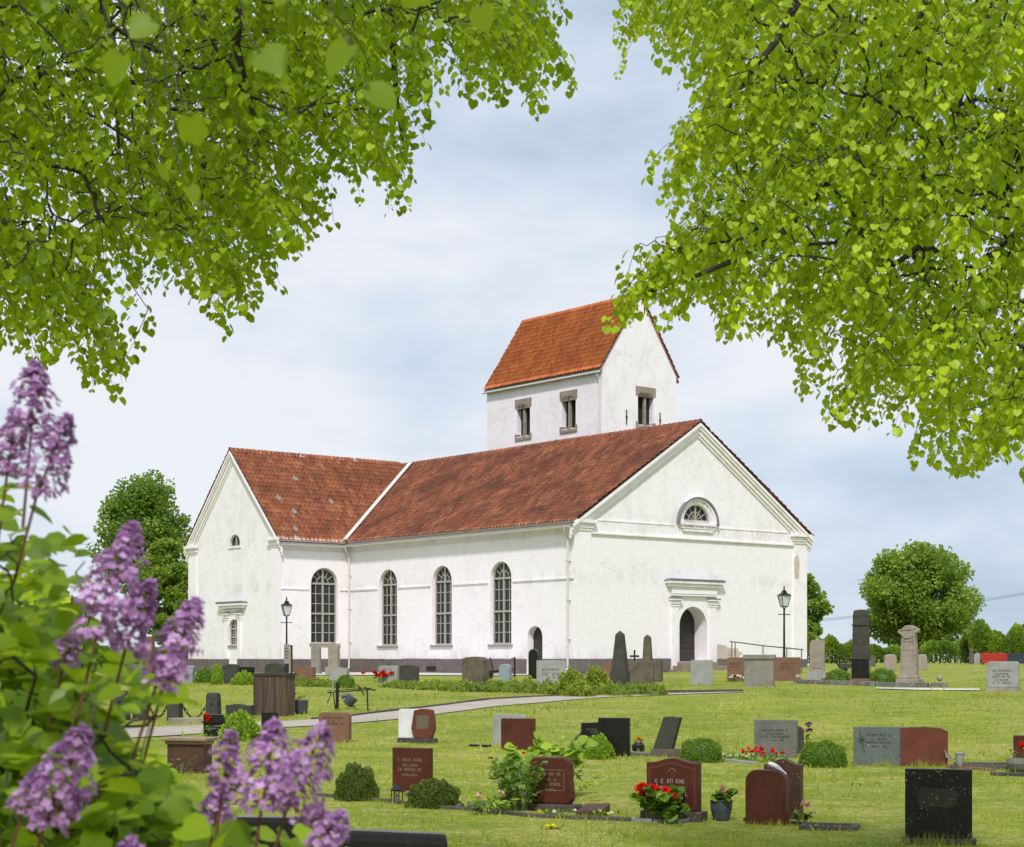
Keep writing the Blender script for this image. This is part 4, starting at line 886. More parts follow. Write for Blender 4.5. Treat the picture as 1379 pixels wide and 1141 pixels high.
r, w, h, t, _ = gravestone('grey-green gravestone with an engraved flower, left half of a pair', 'flat', 1151, 1221, 976, 1031, M['g_green'], .16, -14, 4, 'ins_dark', seed=12, lh=.045, top=.72, lw=.5)
q = MB(); rs = random.Random(4)
for k in range(8):
    a = radians(20 + 45 * k); q.tube([(-w * .34, -t / 2 - .003, h * .62), (-w * .34 + .09 * cos(a), -t / 2 - .003, h * .62 + .09 * sin(a))], [.008, .003], 4)
q.tube([(-w * .38, -t / 2 - .003, h * .86), (-w * .34, -t / 2 - .003, h * .6), (-w * .28, -t / 2 - .003, h * .3)], .007, 4); q.build('engraved_flower', M['ins_dark'], r)
gravestone('red granite gravestone with notched corner, right half of a pair', 'notch', 1214, 1277, 976, 1032, M['g_redl'], .14, -6, bev=.008)
gravestone('upright red gravestone cut by the right edge of the picture, red flower before it', 'flat', 1367, 1420, 988, 1032, M['g_red'], .14, -20)
gravestone('grey granite gravestone with four lines of lettering, a box bush to its right', 'flat', 1017, 1075, 967, 1020, M['g_grey'], .16, -18, 4, 'ins_dark', seed=14, lh=.04, top=.66)
gravestone('rounded dark grey gravestone half hidden behind the lettered grey one', 'arch', 1050, 1084, 974, 1018, M['g_dgrey'], .16, -18, dback=.6)
gravestone('leaning narrow grey gravestone on a low mossy base', 'slant', 880, 920, 965, 1019, M['g_dgrey'], .20, -22, base=(.03, .05), bh=.15, bm_=M['g_brown'], lean=0)
gravestone('wide black gravestone at the back of a dark pair', 'flat', 806, 850, 964, 1021, M['g_black'], .14, -12, dback=.4)
gravestone('lower black gravestone in front of its dark neighbour, lantern on its left', 'notch', 783, 833, 970, 1018, M['g_black'], .14, -12, 2, 'ins_pale', seed=19, lh=.035, top=.72)
gravestone('plain red-brown rectangular gravestone just above the leafy plants', 'flat', 675, 722, 965, 1010, M['g_red'], .10, -12)
gravestone('pale grey gravestone partly hidden behind a red-brown rectangle', 'round', 664, 710, 960, 1004, M['g_lgrey'], .16, -12, dback=.35)
r, w, h, t, z0 = gravestone('white marble gravestone standing left of a red coffin-shaped one', 'round', 537, 566, 955, 1001, M['g_white'], .14, -12, base=(.02, .05), bh=.10, bm_=M['g_dgrey'], dback=.15)
r, w, h, t, z0 = gravestone('red coffin-shaped gravestone with a bronze panel beside white marble', 'coffin', 554, 588, 955, 1001, M['g_redl'], .17, -14, 3, 'ins_pale', base=(.02, .05), bh=.10, bm_=M['g_dgrey'], seed=22, lh=.035, top=.74, lw=.5)
q = MB(); q.box(-w * .27, w * .27, -t / 2 - .002, -t / 2 + .004, h * .42, h * .82); q.build('panel', M['g_brown'], r)
gravestone('brownish pink gravestone with small lettering beside the gravel path', 'round', 429, 474, 957, 1000, M['g_pink'], .17, -18, 3, 'ins_dark', seed=24, lh=.04, top=.74)
r, w, h, t, _ = gravestone('low black gravestone with a ledge and a gold emblem behind the brown chest tomb', 'flat', 274, 306, 960, 992, M['g_black'], .16, -12, 2, 'ins_white', seed=25, lh=.035, top=.42)
q = MB(); q.box(-w * .55, w * .45, -t / 2 - .05, t / 2, h * .58, h * .64); q.build('ledge', M['g_black'], r)
gravestone('small black upright gravestone right of the bright shrub', 'flat', 352, 376, 957, 990, M['g_black'], .12, -16)
gravestone('low dark rough stone in two halves left of the ribbed brown block', 'wave', 304, 343, 946, 967, M['g_dgrey'], .25, -16)
r, w, h, t, _ = gravestone('big ribbed brown block monument rising by the signpost', 'flat', 341, 397, 908, 964, M['ribwood'], .5, -22)
q = MB(); q.box(-w / 2 - .03, w / 2 + .03, -t / 2 - .03, t / 2 + .03, h - .04, h + .03)
for x in (-w * .49, -w * .22, w * .12): q.box(x, x + .045, -t / 2 - .02, -t / 2 + .01, 0, h - .05)
q.build('capping', M['g_dgrey'], r)
gravestone('white lettered gravestone among the lilac leaves at far left', 'arch', 64, 100, 976, 1031, M['g_lgrey'], .18, -20, 4, 'ins_dark', seed=31, lh=.04)
# the two near black stones seen from behind
r, w, h, t, _ = gravestone('broad black polished gravestone under the lilac panicles, nearest of all', 'round', 283, 452, 1097, 1160, M['g_black'], .16, 14, bev=.012)
r.location.y = 10.5; r.location.x = (367 - CX) / FPX * 10.5; r.location.z = gz(r.location.x, 10.5)
def rescale_near(r, x0, x1, yt, d, label):
    for c in r.children:
        me = c.data; W_ = (x1 - x0) / FPX * d * .97; H_ = EYE + (HY - yt) / FPX * d - gz(((x0 + x1) / 2 - CX) / FPX * d, d)
        xs = [v.co.x for v in me.vertices]; zs = [v.co.z for v in me.vertices]; kx = W_ / (max(xs) - min(xs)); kz = H_ / max(zs)
        for v in me.vertices: v.co.x *= kx; v.co.z *= kz
    r.location = (((x0 + x1) / 2 - CX) / FPX * d, d, gz(((x0 + x1) / 2 - CX) / FPX * d, d))
rescale_near(r, 283, 452, 1100, 10.5, '')
r2, w, h, t, _ = gravestone('wide low black polished gravestone at the bottom edge right of the lilac', 'round', 440, 595, 1115, 1160, M['g_black'], .18, 8, bev=.02); rescale_near(r2, 425, 594, 1119, 11.2, '')
r2.rotation_euler.y = radians(3.2); r.rotation_euler.y = radians(2)
# rows by the church
gravestone('tall black slim gravestone standing before the little side door', 'arch', 712, 727, 873, 914, M['g_black'], .2, -25, bev=.01)
gravestone('wide pale grey gravestone with a cross and four lines near the side door', 'flat', 723, 763, 888, 921, M['g_lgrey'], .14, -10, 4, 'ins_dark', seed=41, lh=.06, top=.55, lw=.6)
gravestone('blue-grey egg-shaped gravestone right of the big brown one', 'arch', 672, 690, 893, 916, M['g_blue'], .25, -25, bev=.03)
gravestone('big weathered brown-grey block gravestone in the long juniper hedge', 'rough', 622, 660, 883, 921, M['g_brown'], .5, -30, bev=.02)
gravestone('small black gravestone just right of the big weathered block', 'flat', 654, 664, 901, 914, M['g_black'], .15, -20)
gravestone('light grey gravestone with heart-shaped top behind red flowers', 'heartish', 510, 538, 895, 920, M['g_lgrey'], .2, -20, 5, 'ins_dark', seed=44, lh=.045, top=.7, lw=.5)
gravestone('plain grey-green gravestone with curved top next to a heart-topped one', 'segment', 537, 565, 894, 919, M['g_dgrey'], .22, -14, bev=.02)
gravestone('narrow dark pointed gravestone left of the pale pillar by the wing', 'peak', 419, 433, 867, 908, M['g_taupe'], .2, -20, base=(.03, .03), bh=.15)
r, w, h, t, _ = gravestone('pale pillar gravestone with pointed cap on a broad pedestal', 'peak', 442, 458, 865, 910, M['g_buff'], .25, -20, base=(.1, .1), bh=.4)
gravestone('low whitish pedestal stone beside the round clipped shrub', 'flat', 445, 471, 900, 921, M['g_lgrey'], .3, -15, base=(.03, .03), bh=.12)
gravestone('reddish brown low gravestone right of the signpost', 'flat', 396, 426, 897, 918, M['g_pink'], .25, -28)
gravestone('dark grey stone with arched top behind the ribbed block', 'arch', 357, 384, 892, 916, M['g_dgrey'], .2, -16)
gravestone('black square low gravestone against the wing plinth', 'flat', 320, 343, 897, 917, M['g_black'], .2, -16)
gravestone('dark grey gravestone with hollowed sides left of the small black one', 'curved', 299, 324, 893, 921, M['g_dgrey'], .25, -18, bev=.02)
gravestone('slate blue tapering gravestone beneath the hanging lilac', 'curved', 246, 264, 895, 919, M['g_blue'], .22, -20, bev=.02)
gravestone('brown pillar gravestone half covered by lilac blossom', 'flat', 195, 208, 856, 912, M['g_pink'], .3, -16)
gravestone('broad dark tomb stone with two pale panels at far left', 'wave', 154, 186, 872, 909, M['g_dgrey'], .3, -16)
gravestone('grey gravestone with arched shoulder under the broad dark tomb', 'arch', 170, 196, 893, 916, M['g_grey'], .25, -16)
# group with obelisks
def obelisk(label, x0, x1, yt, yb, m, base_h=.28, yaw=-20, group='obelisks and tall pillars', foot=1.0, taper=.32, dback=0):
    g = ground_at((x0 + x1) / 2, yb); g.y += dback; g.x = ((x0 + x1) / 2 - CX) / FPX * g.y; s = scale_at(g); zg = gz(g.x, g.y); h = EYE + (HY - yt) * s - zg; w = (x1 - x0) * s / (cos(radians(abs(yaw))) + sin(radians(abs(yaw))))
    root = empty('obelisk', (g.x, g.y, zg), radians(yaw)); tag(root, label, 'obelisk', group)
    bh = h * base_h; q = MB(); q.box(-w / 2, w / 2, -w / 2, w / 2, -.05, bh * .86, .01, .01); q.box(-w * .54 * foot, w * .54 * foot, -w * .54 * foot, w * .54 * foot, -.05, .1 * h); q.build('pedestal', m, root, bevel=.01)
    a = w * .43; b = w * (.5 - taper) * .95; q = MB(); q.add([(-a, -a, bh * .86), (a, -a, bh * .86), (a, a, bh * .86), (-a, a, bh * .86), (-b, -b, h * .93), (b, -b, h * .93), (b, b, h * .93), (-b, b, h * .93), (0, 0, h)], [(0, 3, 2, 1), (0, 1, 5, 4), (1, 2, 6, 5), (2, 3, 7, 6), (3, 0, 4, 7), (4, 5, 8), (5, 6, 8), (6, 7, 8), (7, 4, 8)])
    q.build('shaft', m, root, bevel=.01); return root
obelisk('tall dark obelisk, taller and nearer of the two by the west front', 821, 850, 849, 926, M['g_dgrey'], .32, -20, taper=.26)
obelisk('shorter greenish obelisk standing behind the wide brown slab', 863, 882, 854, 918, M['g_brown'], .3, -20, dback=1.2, taper=.2)
gravestone('wide streaked grey-brown slab between the two obelisks', 'round', 846, 882, 889, 921, M['g_brown'], .25, -14, bev=.02)
gravestone('brown ribbed block right of the shorter obelisk', 'flat', 879, 894, 888, 919, M['g_brown'], .35, -20, dback=.5)
gravestone('low reddish stone peeping out behind the tall dark obelisk', 'flat', 814, 828, 890, 914, M['g_pink'], .2, -14, dback=1.)
g = ground_at(855, 912); s = scale_at(g); r = empty('iron_cross', g); tag(r, 'small black iron cross above the streaked slab', 'cross')
q = MB(); H_ = (912 - 877) * s; q.box(-.035, .035, -.03, .03, 0, H_); q.box(-.16, .16, -.029, .029, H_ - .26, H_ - .18)
for (x, z) in ((-.16, H_ - .22), (.16, H_ - .22), (0, H_)): q.ball((x, 0, z), .05, 8)
q.build('cross', M['black'], r)
gravestone('plain light grey square gravestone in front of the west door', 'flat', 931, 961, 889, 922, M['g_lgrey'], .15, -10, base=(.03, .04), bh=.06)
gravestone('red-brown gravestone behind the left end of the big grey capped one', 'flat', 980, 1004, 884, 918, M['g_pink'], .2, -10, 2, 'ins_dark', seed=51, lh=.07, top=.66, dback=.2)
gravestone('red-brown gravestone with five lines right of the big grey capped one', 'flat', 1043, 1079, 884, 917, M['g_pink'], .2, -10, 4, 'ins_dark', seed=52, lh=.055, top=.68, lw=.5)
r, w, h, t, _ = gravestone('big taupe gravestone with a moulded cap before the west front', 'flat', 1003, 1045, 884, 925, M['g_taupe'], .45, -14, base=(.03, .03), bh=.07)
q = MB(); q.box(-w / 2 - .05, w / 2 + .05, -t / 2 - .05, t / 2 + .05, h - .10, h + .06); q.box(-w / 2 - .025, w / 2 + .025, -t / 2 - .025, t / 2 + .025, h - .14, h - .101); q.build('cap', M['g_taupe'], r, bevel=.02)
r, w, h, t, _ = gravestone('pale limestone gravestone with an arched panel on a stepped foot', 'rshoulder', 1091, 1112, 862, 919, M['g_buff'], .22, -14, base=(.1, .1), bh=.42, bm_=M['g_lgrey'])
q = MB(); q.prism([(x * .62, .55 + z * .8) for x, z in outline('arch', w, h - .5)], -t / 2 - .02, -t / 2 + .001); q.ball((0, 0, h), .07, 8); q.build('arched_panel', M['g_buff'], r)
# dark stele and ornate stele
g = ground_at(1160, 921); s = scale_at(g); r = empty('stele', g, radians(-18)); tag(r, 'tall dark grey stele on a black pedestal between two round bushes', 'stele', 'obelisks and tall pillars')
H_ = (921 - 821) * s; w = .58; q = MB(); q.box(-.40, .40, -.36, .36, -.05, .2); q.build('step', M['g_pink'], r, bevel=.01)
q = MB(); q.box(-.33, .33, -.28, .28, .201, .92); q.build('pedestal', M['g_black'], r, bevel=.01)
q = MB(); q.box(-.36, .36, -.31, .31, .921, .975); q.box(-.31, .31, -.26, .26, .976, 2.55, .03, .03); q.prism([(-.33, 2.2), (.33, 2.2), (.33, 2.24), (-.33, 2.24)], -.28, .28); q.prism([(-.29, 2.55), (.29, 2.55), (.24, H_ - .04), (0, H_), (-.24, H_ - .04)], -.24, .24); q.build('shaft', M['g_dgrey'], r, bevel=.012)
g = ground_at(1225, 922); s = scale_at(g); r = empty('stele', g, radians(-24)); tag(r, 'ornate pale limestone stele with scrolls and a carved cloth on top', 'stele', 'obelisks and tall pillars')
H_ = (922 - 842) * s; q = MB(); q.box(-.44, .44, -.4, .4, -.05, .22); q.box(-.36, .36, -.33, .33, .221, .38, .02, .02); q.build('foot', M['g_buff'], r, bevel=.03)
q = MB(); q.box(-.30, .30, -.26, .26, .381, .85); q.box(-.29, .29, -.25, .25, .851, H_ - .2, .04, .03)
for z in (1.28, 1.6): q.box(-.22, .22, -.255, -.2, z, z + .17)
q.build('shaft', M['g_buff'], r, bevel=.015)
q = MB(); q.tube([(-.30, -.2, H_ - .24), (-.30, .24, H_ - .24)], .09, 10); q.tube([(.27, -.24, H_ - .2), (.27, .24, H_ - .2)], .1, 10); q.tube([(0, -.25, H_ - .1), (0, .25, H_ - .1)], .1, 10)
q.prism([(-.3, H_ - .2), (.3, H_ - .18), (.2, H_ - .04), (.05, H_), (-.12, H_ - .03)], -.24, .22)
q.tube([(-.28, -.25, H_ - .3), (-.12, -.27, H_ - .48), (.08, -.27, H_ - .47), (.22, -.26, H_ - .3)], .035, 7); q.tube([(.2, -.25, H_ - .3), (.24, -.26, H_ - .8), (.2, -.26, H_ - 1.25)], [.05, .035, .02], 7)
q.build('carved_top', M['g_buff'], r, bevel=.0)
gravestone('pale grey gravestone with five lines of lettering alone at the right', 'round', 1331, 1374, 891, 931, M['g_lgrey'], .3, -24, 5, 'ins_dark', base=(.04, .05), bh=.12, bm_=M['g_buff'], seed=61, lh=.065, top=.66, lw=.62, bev=.02)
gravestone('rough brown boulder gravestone left of the ornate stele', 'rough', 1191, 1210, 880, 904, M['g_buff'], .5, -10, bev=.05)
gravestone('rough brown boulder gravestone right of the ornate stele', 'rough', 1236, 1251, 880, 903, M['g_buff'], .5, -10, bev=.05)
gravestone('brown far gravestone peeping out behind the dark stele', 'rough', 1172, 1181, 881, 898, M['g_brown'], .4, -10)
gravestone('thin pointed brown stone far off near the red bench', 'peak', 1306, 1312, 870, 894.5, M['g_brown'], .2, -10)
gravestone('tapering pale stone just left of the red bench', 'peak', 1312, 1323, 878, 895, M['g_lgrey'], .5, -20)
# ball finials
for i, (x, yt, yb, rr, lb) in enumerate([(1110, 911, 920, 3.6, 'beside the pale limestone gravestone'), (1178, 912, 921.5, 4.6, 'in front of the right-hand round bush'), (1266, 911, 921, 4.2, 'at the right end of the stone kerb'), (1075, 910, 919, 3.8, 'at the corner of the five-line red-brown stone')]):
    g = ground_at(x, yb); s = scale_at(g); r = empty('stone_ball', g); tag(r, 'small stone ball on a short neck ' + lb, 'stone ball', 'stone balls on the grave kerbs')
    R_ = rr * s; q = MB(); q.lathe([(R_ * .7, -.02), (R_ * .7, .06), (R_ * .4, .09), (R_ * .4, .12)]); q.ball((0, 0, .1 + R_), R_, 14); q.build('ball', M['g_buff'], r, smooth=True)
kerb_line([(1072, 920.5), (1110, 922), (1180, 924.5), (1250, 925.5), (1276, 925.5)], .25, .16, M['g_kerbw'], 'long lime-stained kerb under the two steles')
kerb_line([(430, 1072), (470, 1076), (520, 1080), (580, 1088), (640, 1092), (720, 1101), (790, 1104), (850, 1106)], .10, .05, M['g_kerb'], 'long dark kerb running under the mossy shrubs and the framed red stone')
kerb_line([(945, 1022), (985, 1026), (1020, 1030)], .09, .05, M['g_lgrey'], 'thin pale kerb right of the square box bush')
kerb_line([(848, 1105), (880, 1108), (910, 1108.5), (935, 1106)], .07, .05, M['g_lgrey'], 'pale edging in front of the red-flower planter')
kerb_line([(1003, 1105), (1070, 1110), (1085, 1112)], .08, .04, M['g_kerb'], 'dark edging under the stone with the white bird')
kerb_line([(1275, 1034), (1340, 1039)], .08, .05, M['g_pink'], 'pinkish kerb beside the small white urn')
kerb_line([(1285, 1030), (1379, 1031), (1430, 1031)], .1, .05, M['g_kerb'], 'dark kerb along the right edge beyond the urn')
kerb_line([(1335, 1044), (1400, 1045.5)], .3, .05, M['g_dgrey'], 'flat grey slab at the right edge')
kerb_line([(230, 974), (300, 972)], .5, .12, M['g_buff'], 'weathered stone step below the chain posts')
kerb_line([(635, 1005), (660, 1006)], .2, .05, M['g_black'], 'small black slab left of the plain red-brown stone')
kerb_line([(848, 1016), (876, 1018)], .3, .06, M['g_grey'], 'flat grey slab beside the leaning gravestone')
def slab_frame(px, py, wd, dp, label, yaw=-20, m='g_kerb'):
    g = ground_at(px, py); r = empty('grave_border', g, radians(yaw)); tag(r, label, 'grave frame')
    q = MB(); t = .07; q.box(-wd / 2, wd / 2, 0, t, -.03, .06); q.box(-wd / 2, wd / 2, dp - t, dp, -.03, .06); q.box(-wd / 2, -wd / 2 + t, t, dp - t, -.03, .058); q.box(wd / 2 - t, wd / 2, t, dp - t, -.03, .058); q.build('frame', M[m], r, bevel=.006)
    q = MB(); q.box(-wd / 2 + t, wd / 2 - t, t, dp - t, -.03, .022); q.build('bed', M['g_redd'], r)
slab_frame(1115, 1119, .75, .55, 'low stone frame lying open in the grass right of the wavy-topped stone', -16)
slab_frame(1320, 1036, 1.0, .4, 'low frame with red gravel beyond the black lichened stone', -8)
# book-shaped stone, rocks, bird
g = ground_at(798, 1098); r = empty('book_stone', g, radians(-24)); tag(r, 'wedge-shaped dark stone like an open book lying right of the framed red stone', 'book stone')
q = MB(); q.add([(-.2, -.14, -.02), (.2, -.14, -.02), (.2, .16, -.02), (-.2, .16, -.02), (-.2, -.14, .06), (.2, -.14, .09), (.22, .16, .17), (-.16, .16, .15)], [(0, 3, 2, 1), (4, 5, 6, 7), (0, 1, 5, 4), (1, 2, 6, 5), (2, 3, 7, 6), (3, 0, 4, 7)]); q.build('stone', M['g_redd'], r, bevel=.015)
def rock(px, py, w, h, label, seed):
    g = ground_at(px, py); s = scale_at(g); bm = bmesh.new(); bmesh.ops.create_icosphere(bm, subdivisions=3, radius=1); r_ = np.random.default_rng(seed); dirs = nrm(r_.normal(size=(10, 3)))
    for v in bm.verts:
        k = 1 - .12 * sum(max(0, v.co.normalized().dot(Vector(d)) - .75) * 4 for d in dirs); v.co = Vector((v.co.x * w * s / 2 * k, v.co.y * w * s / 2 * .8 * k, v.co.z * h * s * .6 * k + h * s * .4))
    me = bpy.data.meshes.new('rock'); bm.to_mesh(me); bm.free(); me.materials.append(M['rock'])
    for p in me.polygons: p.use_smooth = True
    o = bpy.data.objects.new('rock', me); COL.objects.link(o); o.location = g; tag(o, label, 'rock', 'field stones by the graves')
rock(641, 1090, 30, 15, 'grey-brown boulder at the kerb left of the big leafy plant', 1); rock(617, 0 + 1088, 12, 7, 'small flat stone beside the right-hand mossy shrub', 3); rock(550, 1072, 10, 7, 'small stone at the foot of the dark red block', 5)
g = ground_at(1046, 1111); d = g.y + .05; bz = at(1046, 1036, d).z; bx = at(1046, 1036, d).x
o = empty('stone_bird', (bx, d, bz), radians(-14)); o.rotation_euler = (0, radians(14), radians(-14)); tag(o, 'white stone bird resting on the red-brown rounded gravestone', 'bird figure')
prof = [(-.13, .010, .045), (-.115, .032, .048), (-.08, .043, .046), (-.04, .048, .038), (.0, .045, .028), (.05, .036, .010), (.09, .026, -.008), (.14, .02, -.03), (.15, .004, -.035)]
q = MB(); seg = 12; vs = [(x, r_ * cos(2 * pi * k / seg) * 1.0, z + r_ * .8 * sin(2 * pi * k / seg)) for x, r_, z in prof for k in range(seg)]
q.add(vs, [(i * seg + k, i * seg + (k + 1) % seg, (i + 1) * seg + (k + 1) % seg, (i + 1) * seg + k) for i in range(len(prof) - 1) for k in range(seg)] + [tuple(range(seg)), tuple((len(prof) - 1) * seg + k for k in range(seg))]); q.build('body', M['g_white'], o, smooth=True)
q = MB(); q.lathe([(.001, 0), (.012, .008), (.001, .03)], (-.135, 0, .045), 8); q.build('beak', M['g_buff'], o)
for s_ in (-1, 1): q = MB(); q.add([(-.06, s_ * .045, .06), (.02, s_ * .05, .05), (.12, s_ * .03, -.012), (.02, s_ * .046, .012), (-.05, s_ * .052, .035)], [(0, 1, 2, 3, 4)]); q.build('wing', M['g_white'], o)
# ------------------------------------------------------------------ planters, lanterns, flowers
g = ground_at(972, 1105); r = empty('flower_pot', g); tag(r, 'faceted dark grey pot with pink and crimson flowers', 'flower pot')
q = MB(); q.lathe([(.10, 0), (.115, .02), (.15, .15), (.155, .26), (.165, .27), (.165, .285), (.14, .285), (.135, .25)], seg=10); q.build('pot', M['bluedark'], r, bevel=.004)
leafy(r, 90, .36, .2, .085, 'box_leaf', 3, 1, HEART, .05, c=(0, 0, .24)); flower_heads('pink_flower', 'pink', r, [(.0, -.05, .46), (.03, -.04, .43)], .045); flower_heads('crimson_flower', 'crimson', r, [(.13, -.05, .38), (.16, 0, .40), (.09, .02, .37)], .05)
g = ground_at(884, 1107); r = empty('planter', g, radians(-10)); tag(r, 'stone trough planter full of big red flowers before the bell-topped stone', 'planter')
q = MB(); q.box(-.14, .14, -.08, .1, -.02, .16); q.box(-.16, .16, -.1, .12, .161, .19); q.build('trough', M['g_brown'], r, bevel=.01)
leafy(r, 220, .62, .3, .11, 'box_leaf', 5, 1, HEART, .08, c=(.02, -.02, .15)); leafy(r, 70, .36, .16, .12, 'box_leaf', 6, 1, HEART, .03, c=(.22, -.1, .05), stems=False, name='trailing_leaves')
flower_heads('red_flower', 'red', r, [(-.17, -.1, .49), (-.10, -.08, .48), (-.14, -.12, .42), (-.05, -.08, .47), (-.18, -.1, .38), (-.10, -.12, .385), (.0, -.06, .46), (-.22, -.05, .46)], .075, 16)
flower_heads('red_flower', 'red', r, [(.15, -.14, .44), (.13, -.16, .35), (.19, -.15, .34), (.08, -.16, .33), (.24, -.1, .36), (.15, -.12, .40), (.11, -.17, .31)], .068, 16)
g = ground_at(1082, 1112); r = empty('flower_clump', g); tag(r, 'pale pink dried flowers right of the wavy-topped brown stone', 'flowers')
leafy(r, 60, .3, .22, .09, 'olive_leaf', 8, 1); flower_heads('pink_flower', 'pink', r, [(.02, 0, .33), (.06, -.02, .30), (.09, 0, .27), (.05, .02, .26), (.16, 0, .17), (.0, 0, .29)], .035)
def lantern(px, py, h, label, m='black'):
    g = ground_at(px, py); r = empty('grave_lantern', g, radians(-20)); tag(r, label, 'lantern', 'grave lanterns'); w = h * .25
    q = MB(); q.box(-w, w, -w, w, 0, h * .12); q.box(-w * .95, w * .95, -w * .95, w * .95, h * .6, h * .66)
    for sx in (-1, 1):
        for sy in (-1, 1): q.box(sx * w * .85 - .006, sx * w * .85 + .006, sy * w * .85 - .006, sy * w * .85 + .006, h * .12, h * .6)
    for sx in (-.28, .28): q.box(sx * w - .003, sx * w + .003, -w * .88, -w * .84, h * .12, h * .6)
    q.box(-w * .85, w * .85, -w * .88, -w * .84, h * .34, h * .36); q.build('frame', M[m], r)
    q = MB(); q.lathe([(w * 1.5, h * .66), (w * .9, h * .78), (w * .25, h * .93), (w * .12, h)], seg=6); q.build('roof', M[m], r)
    q = MB(); q.lathe([(w * .4, h * .121), (w * .4, h * .4)], seg=10); q.build('candle', M['ins_white'], r)
lantern(535, 1081, .30, 'black house-shaped lantern between the mossy shrubs'); lantern(783, 1012, .40, 'black lantern at the left side of the dark pair of stones')
g = ground_at(860, 1013); r = empty('flower_vase', g); tag(r, 'small black rounded vase holding an orange flower', 'vase'); q = MB(); q.lathe([(.10, 0), (.13, .04), (.13, .14), (.08, .2), (.07, .2)]); q.build('vase', M['black'], r, smooth=False); flower_heads('orange_flower', 'orange', r, [(0, -.02, .27), (.03, -.02, .25)], .05); leafy(r, 20, .12, .08, .05, 'box_leaf', 3, 1, c=(0, 0, .18))
g = ground_at(1293, 1035); r = empty('urn', g); tag(r, 'small pale urn-shaped vase tapering downwards by the notched red stone', 'vase'); q = MB(); q.lathe([(.05, 0), (.055, .02), (.045, .05), (.085, .25), (.10, .27), (.10, .29), (.07, .285)]); q.build('vase', M['g_lgrey'], r)
g = ground_at(1279, 1032); r = empty('ornament', g, radians(30)); tag(r, 'white ribbed ornament leaning between the notched red stone and the urn', 'ornament'); q = MB()
for k in range(7): q.tube([(-.12 + k * .032, 0, .30 - k * .03), (-.10 + k * .032, -.03, .16 - k * .012)], .012, 6)
q.tube([(-.14, -.02, .3), (.1, -.02, .1)], .012, 6); q.build('ribs', M['ins_white'], r)
g = ground_at(1372, 1040); r = empty('stone_urn', g); tag(r, 'round grey stone bowl at the right edge with a red flower', 'bowl'); q = MB(); q.lathe([(.1, 0), (.18, .06), (.22, .16), (.2, .24), (.15, .25), (.14, .2)]); q.build('bowl', M['g_grey'], r, smooth=False); flower_heads('red_flower', 'red', r, [(.05, -.02, .5), (.1, 0, .48), (.08, 0, .44)], .06); leafy(r, 30, .3, .25, .08, 'box_leaf', 4, 1, c=(0, 0, .2))
# bedding flowers
def bed(pts_px, label, cols, n, h=.12, r_=.03, spread=.2, leafm='box_leaf', leafn=40):
    P_ = [ground_at(*p) for p in pts_px]; c = sum(P_, Vector()) / len(P_); root = empty('flower_bed', (c.x, c.y, gz(c.x, c.y))); tag(root, label, 'flowers')
    pos = []
    for k in range(leafn * len(P_)):
        i = rng.integers(0, len(P_)); p = P_[i]; pos.append((p.x + rng.normal(0, spread) - c.x, p.y + rng.normal(0, spread * .3) - c.y, rng.random() * h * .8))
    pos = np.array(pos); leaf_obj('leaves', M[leafm], root, pos, rvec(len(pos)) + [0, 0, .6], rvec(len(pos)), .07, OVAL, wid=1.3)
    for m, k in zip(cols, n):
        q = []
        for _ in range(k): p = P_[rng.integers(0, len(P_))]; q.append((p.x + rng.normal(0, spread) - c.x, p.y - .05 + rng.normal(0, spread * .3) - c.y, h * (.8 + .5 * rng.random())))
        flower_heads(m + '_flower', m, root, q, r_, 9)
bed([(1008, 1024), (1025, 1026), (1040, 1028)], 'row of red flowers in front of the lettered grey stone', ['red'], [16], .20, .05, .16)
bed([(950, 1019), (975, 1022), (1000, 1025)], 'small white flowers along the thin pale kerb', ['white'], [30], .08, .022, .16)
bed([(504, 920), (513, 920), (518, 920)], 'clump of red flowers before the heart-topped light stone', ['red'], [12], .32, .11, .16)
bed([(988, 919), (996, 919)], 'dark and white wreath-like flowers at the red-brown stone by the cap', ['white', 'crimson'], [8, 6], .2, .07, .18, 'olive_leaf')
bed([(1088, 1003)], 'purple flowers behind the right-hand box bush', ['purple'], [8], .35, .05, .05)
bed([(325, 992)], 'bit of red bloom beside the black ledge stone', ['red'], [2], .1, .03, .05)
bed([(281, 992), (285, 992)], 'red tulip-like flower next to the chest tomb', ['red'], [3], .4, .07, .04)
bed([(740, 1097), (752, 1099), (812, 1101)], 'yellow and white pansies at the foot of the framed red stone', ['yellow', 'white'], [4, 3], .07, .035, .1, 'box_leaf', 25)
bed([(742, 1116), (748, 1117)], 'yellow dandelion-like blooms at the bottom edge of the lawn', ['yellow'], [4], .05, .035, .05, 'box_leaf', 8)
bed([(1200, 1040), (1100, 1060), (1300, 1085)], 'scattered tiny pale blooms in the grass before the lichened stone', ['white'], [30], .05, .012, 1.2, 'box_leaf', 2)
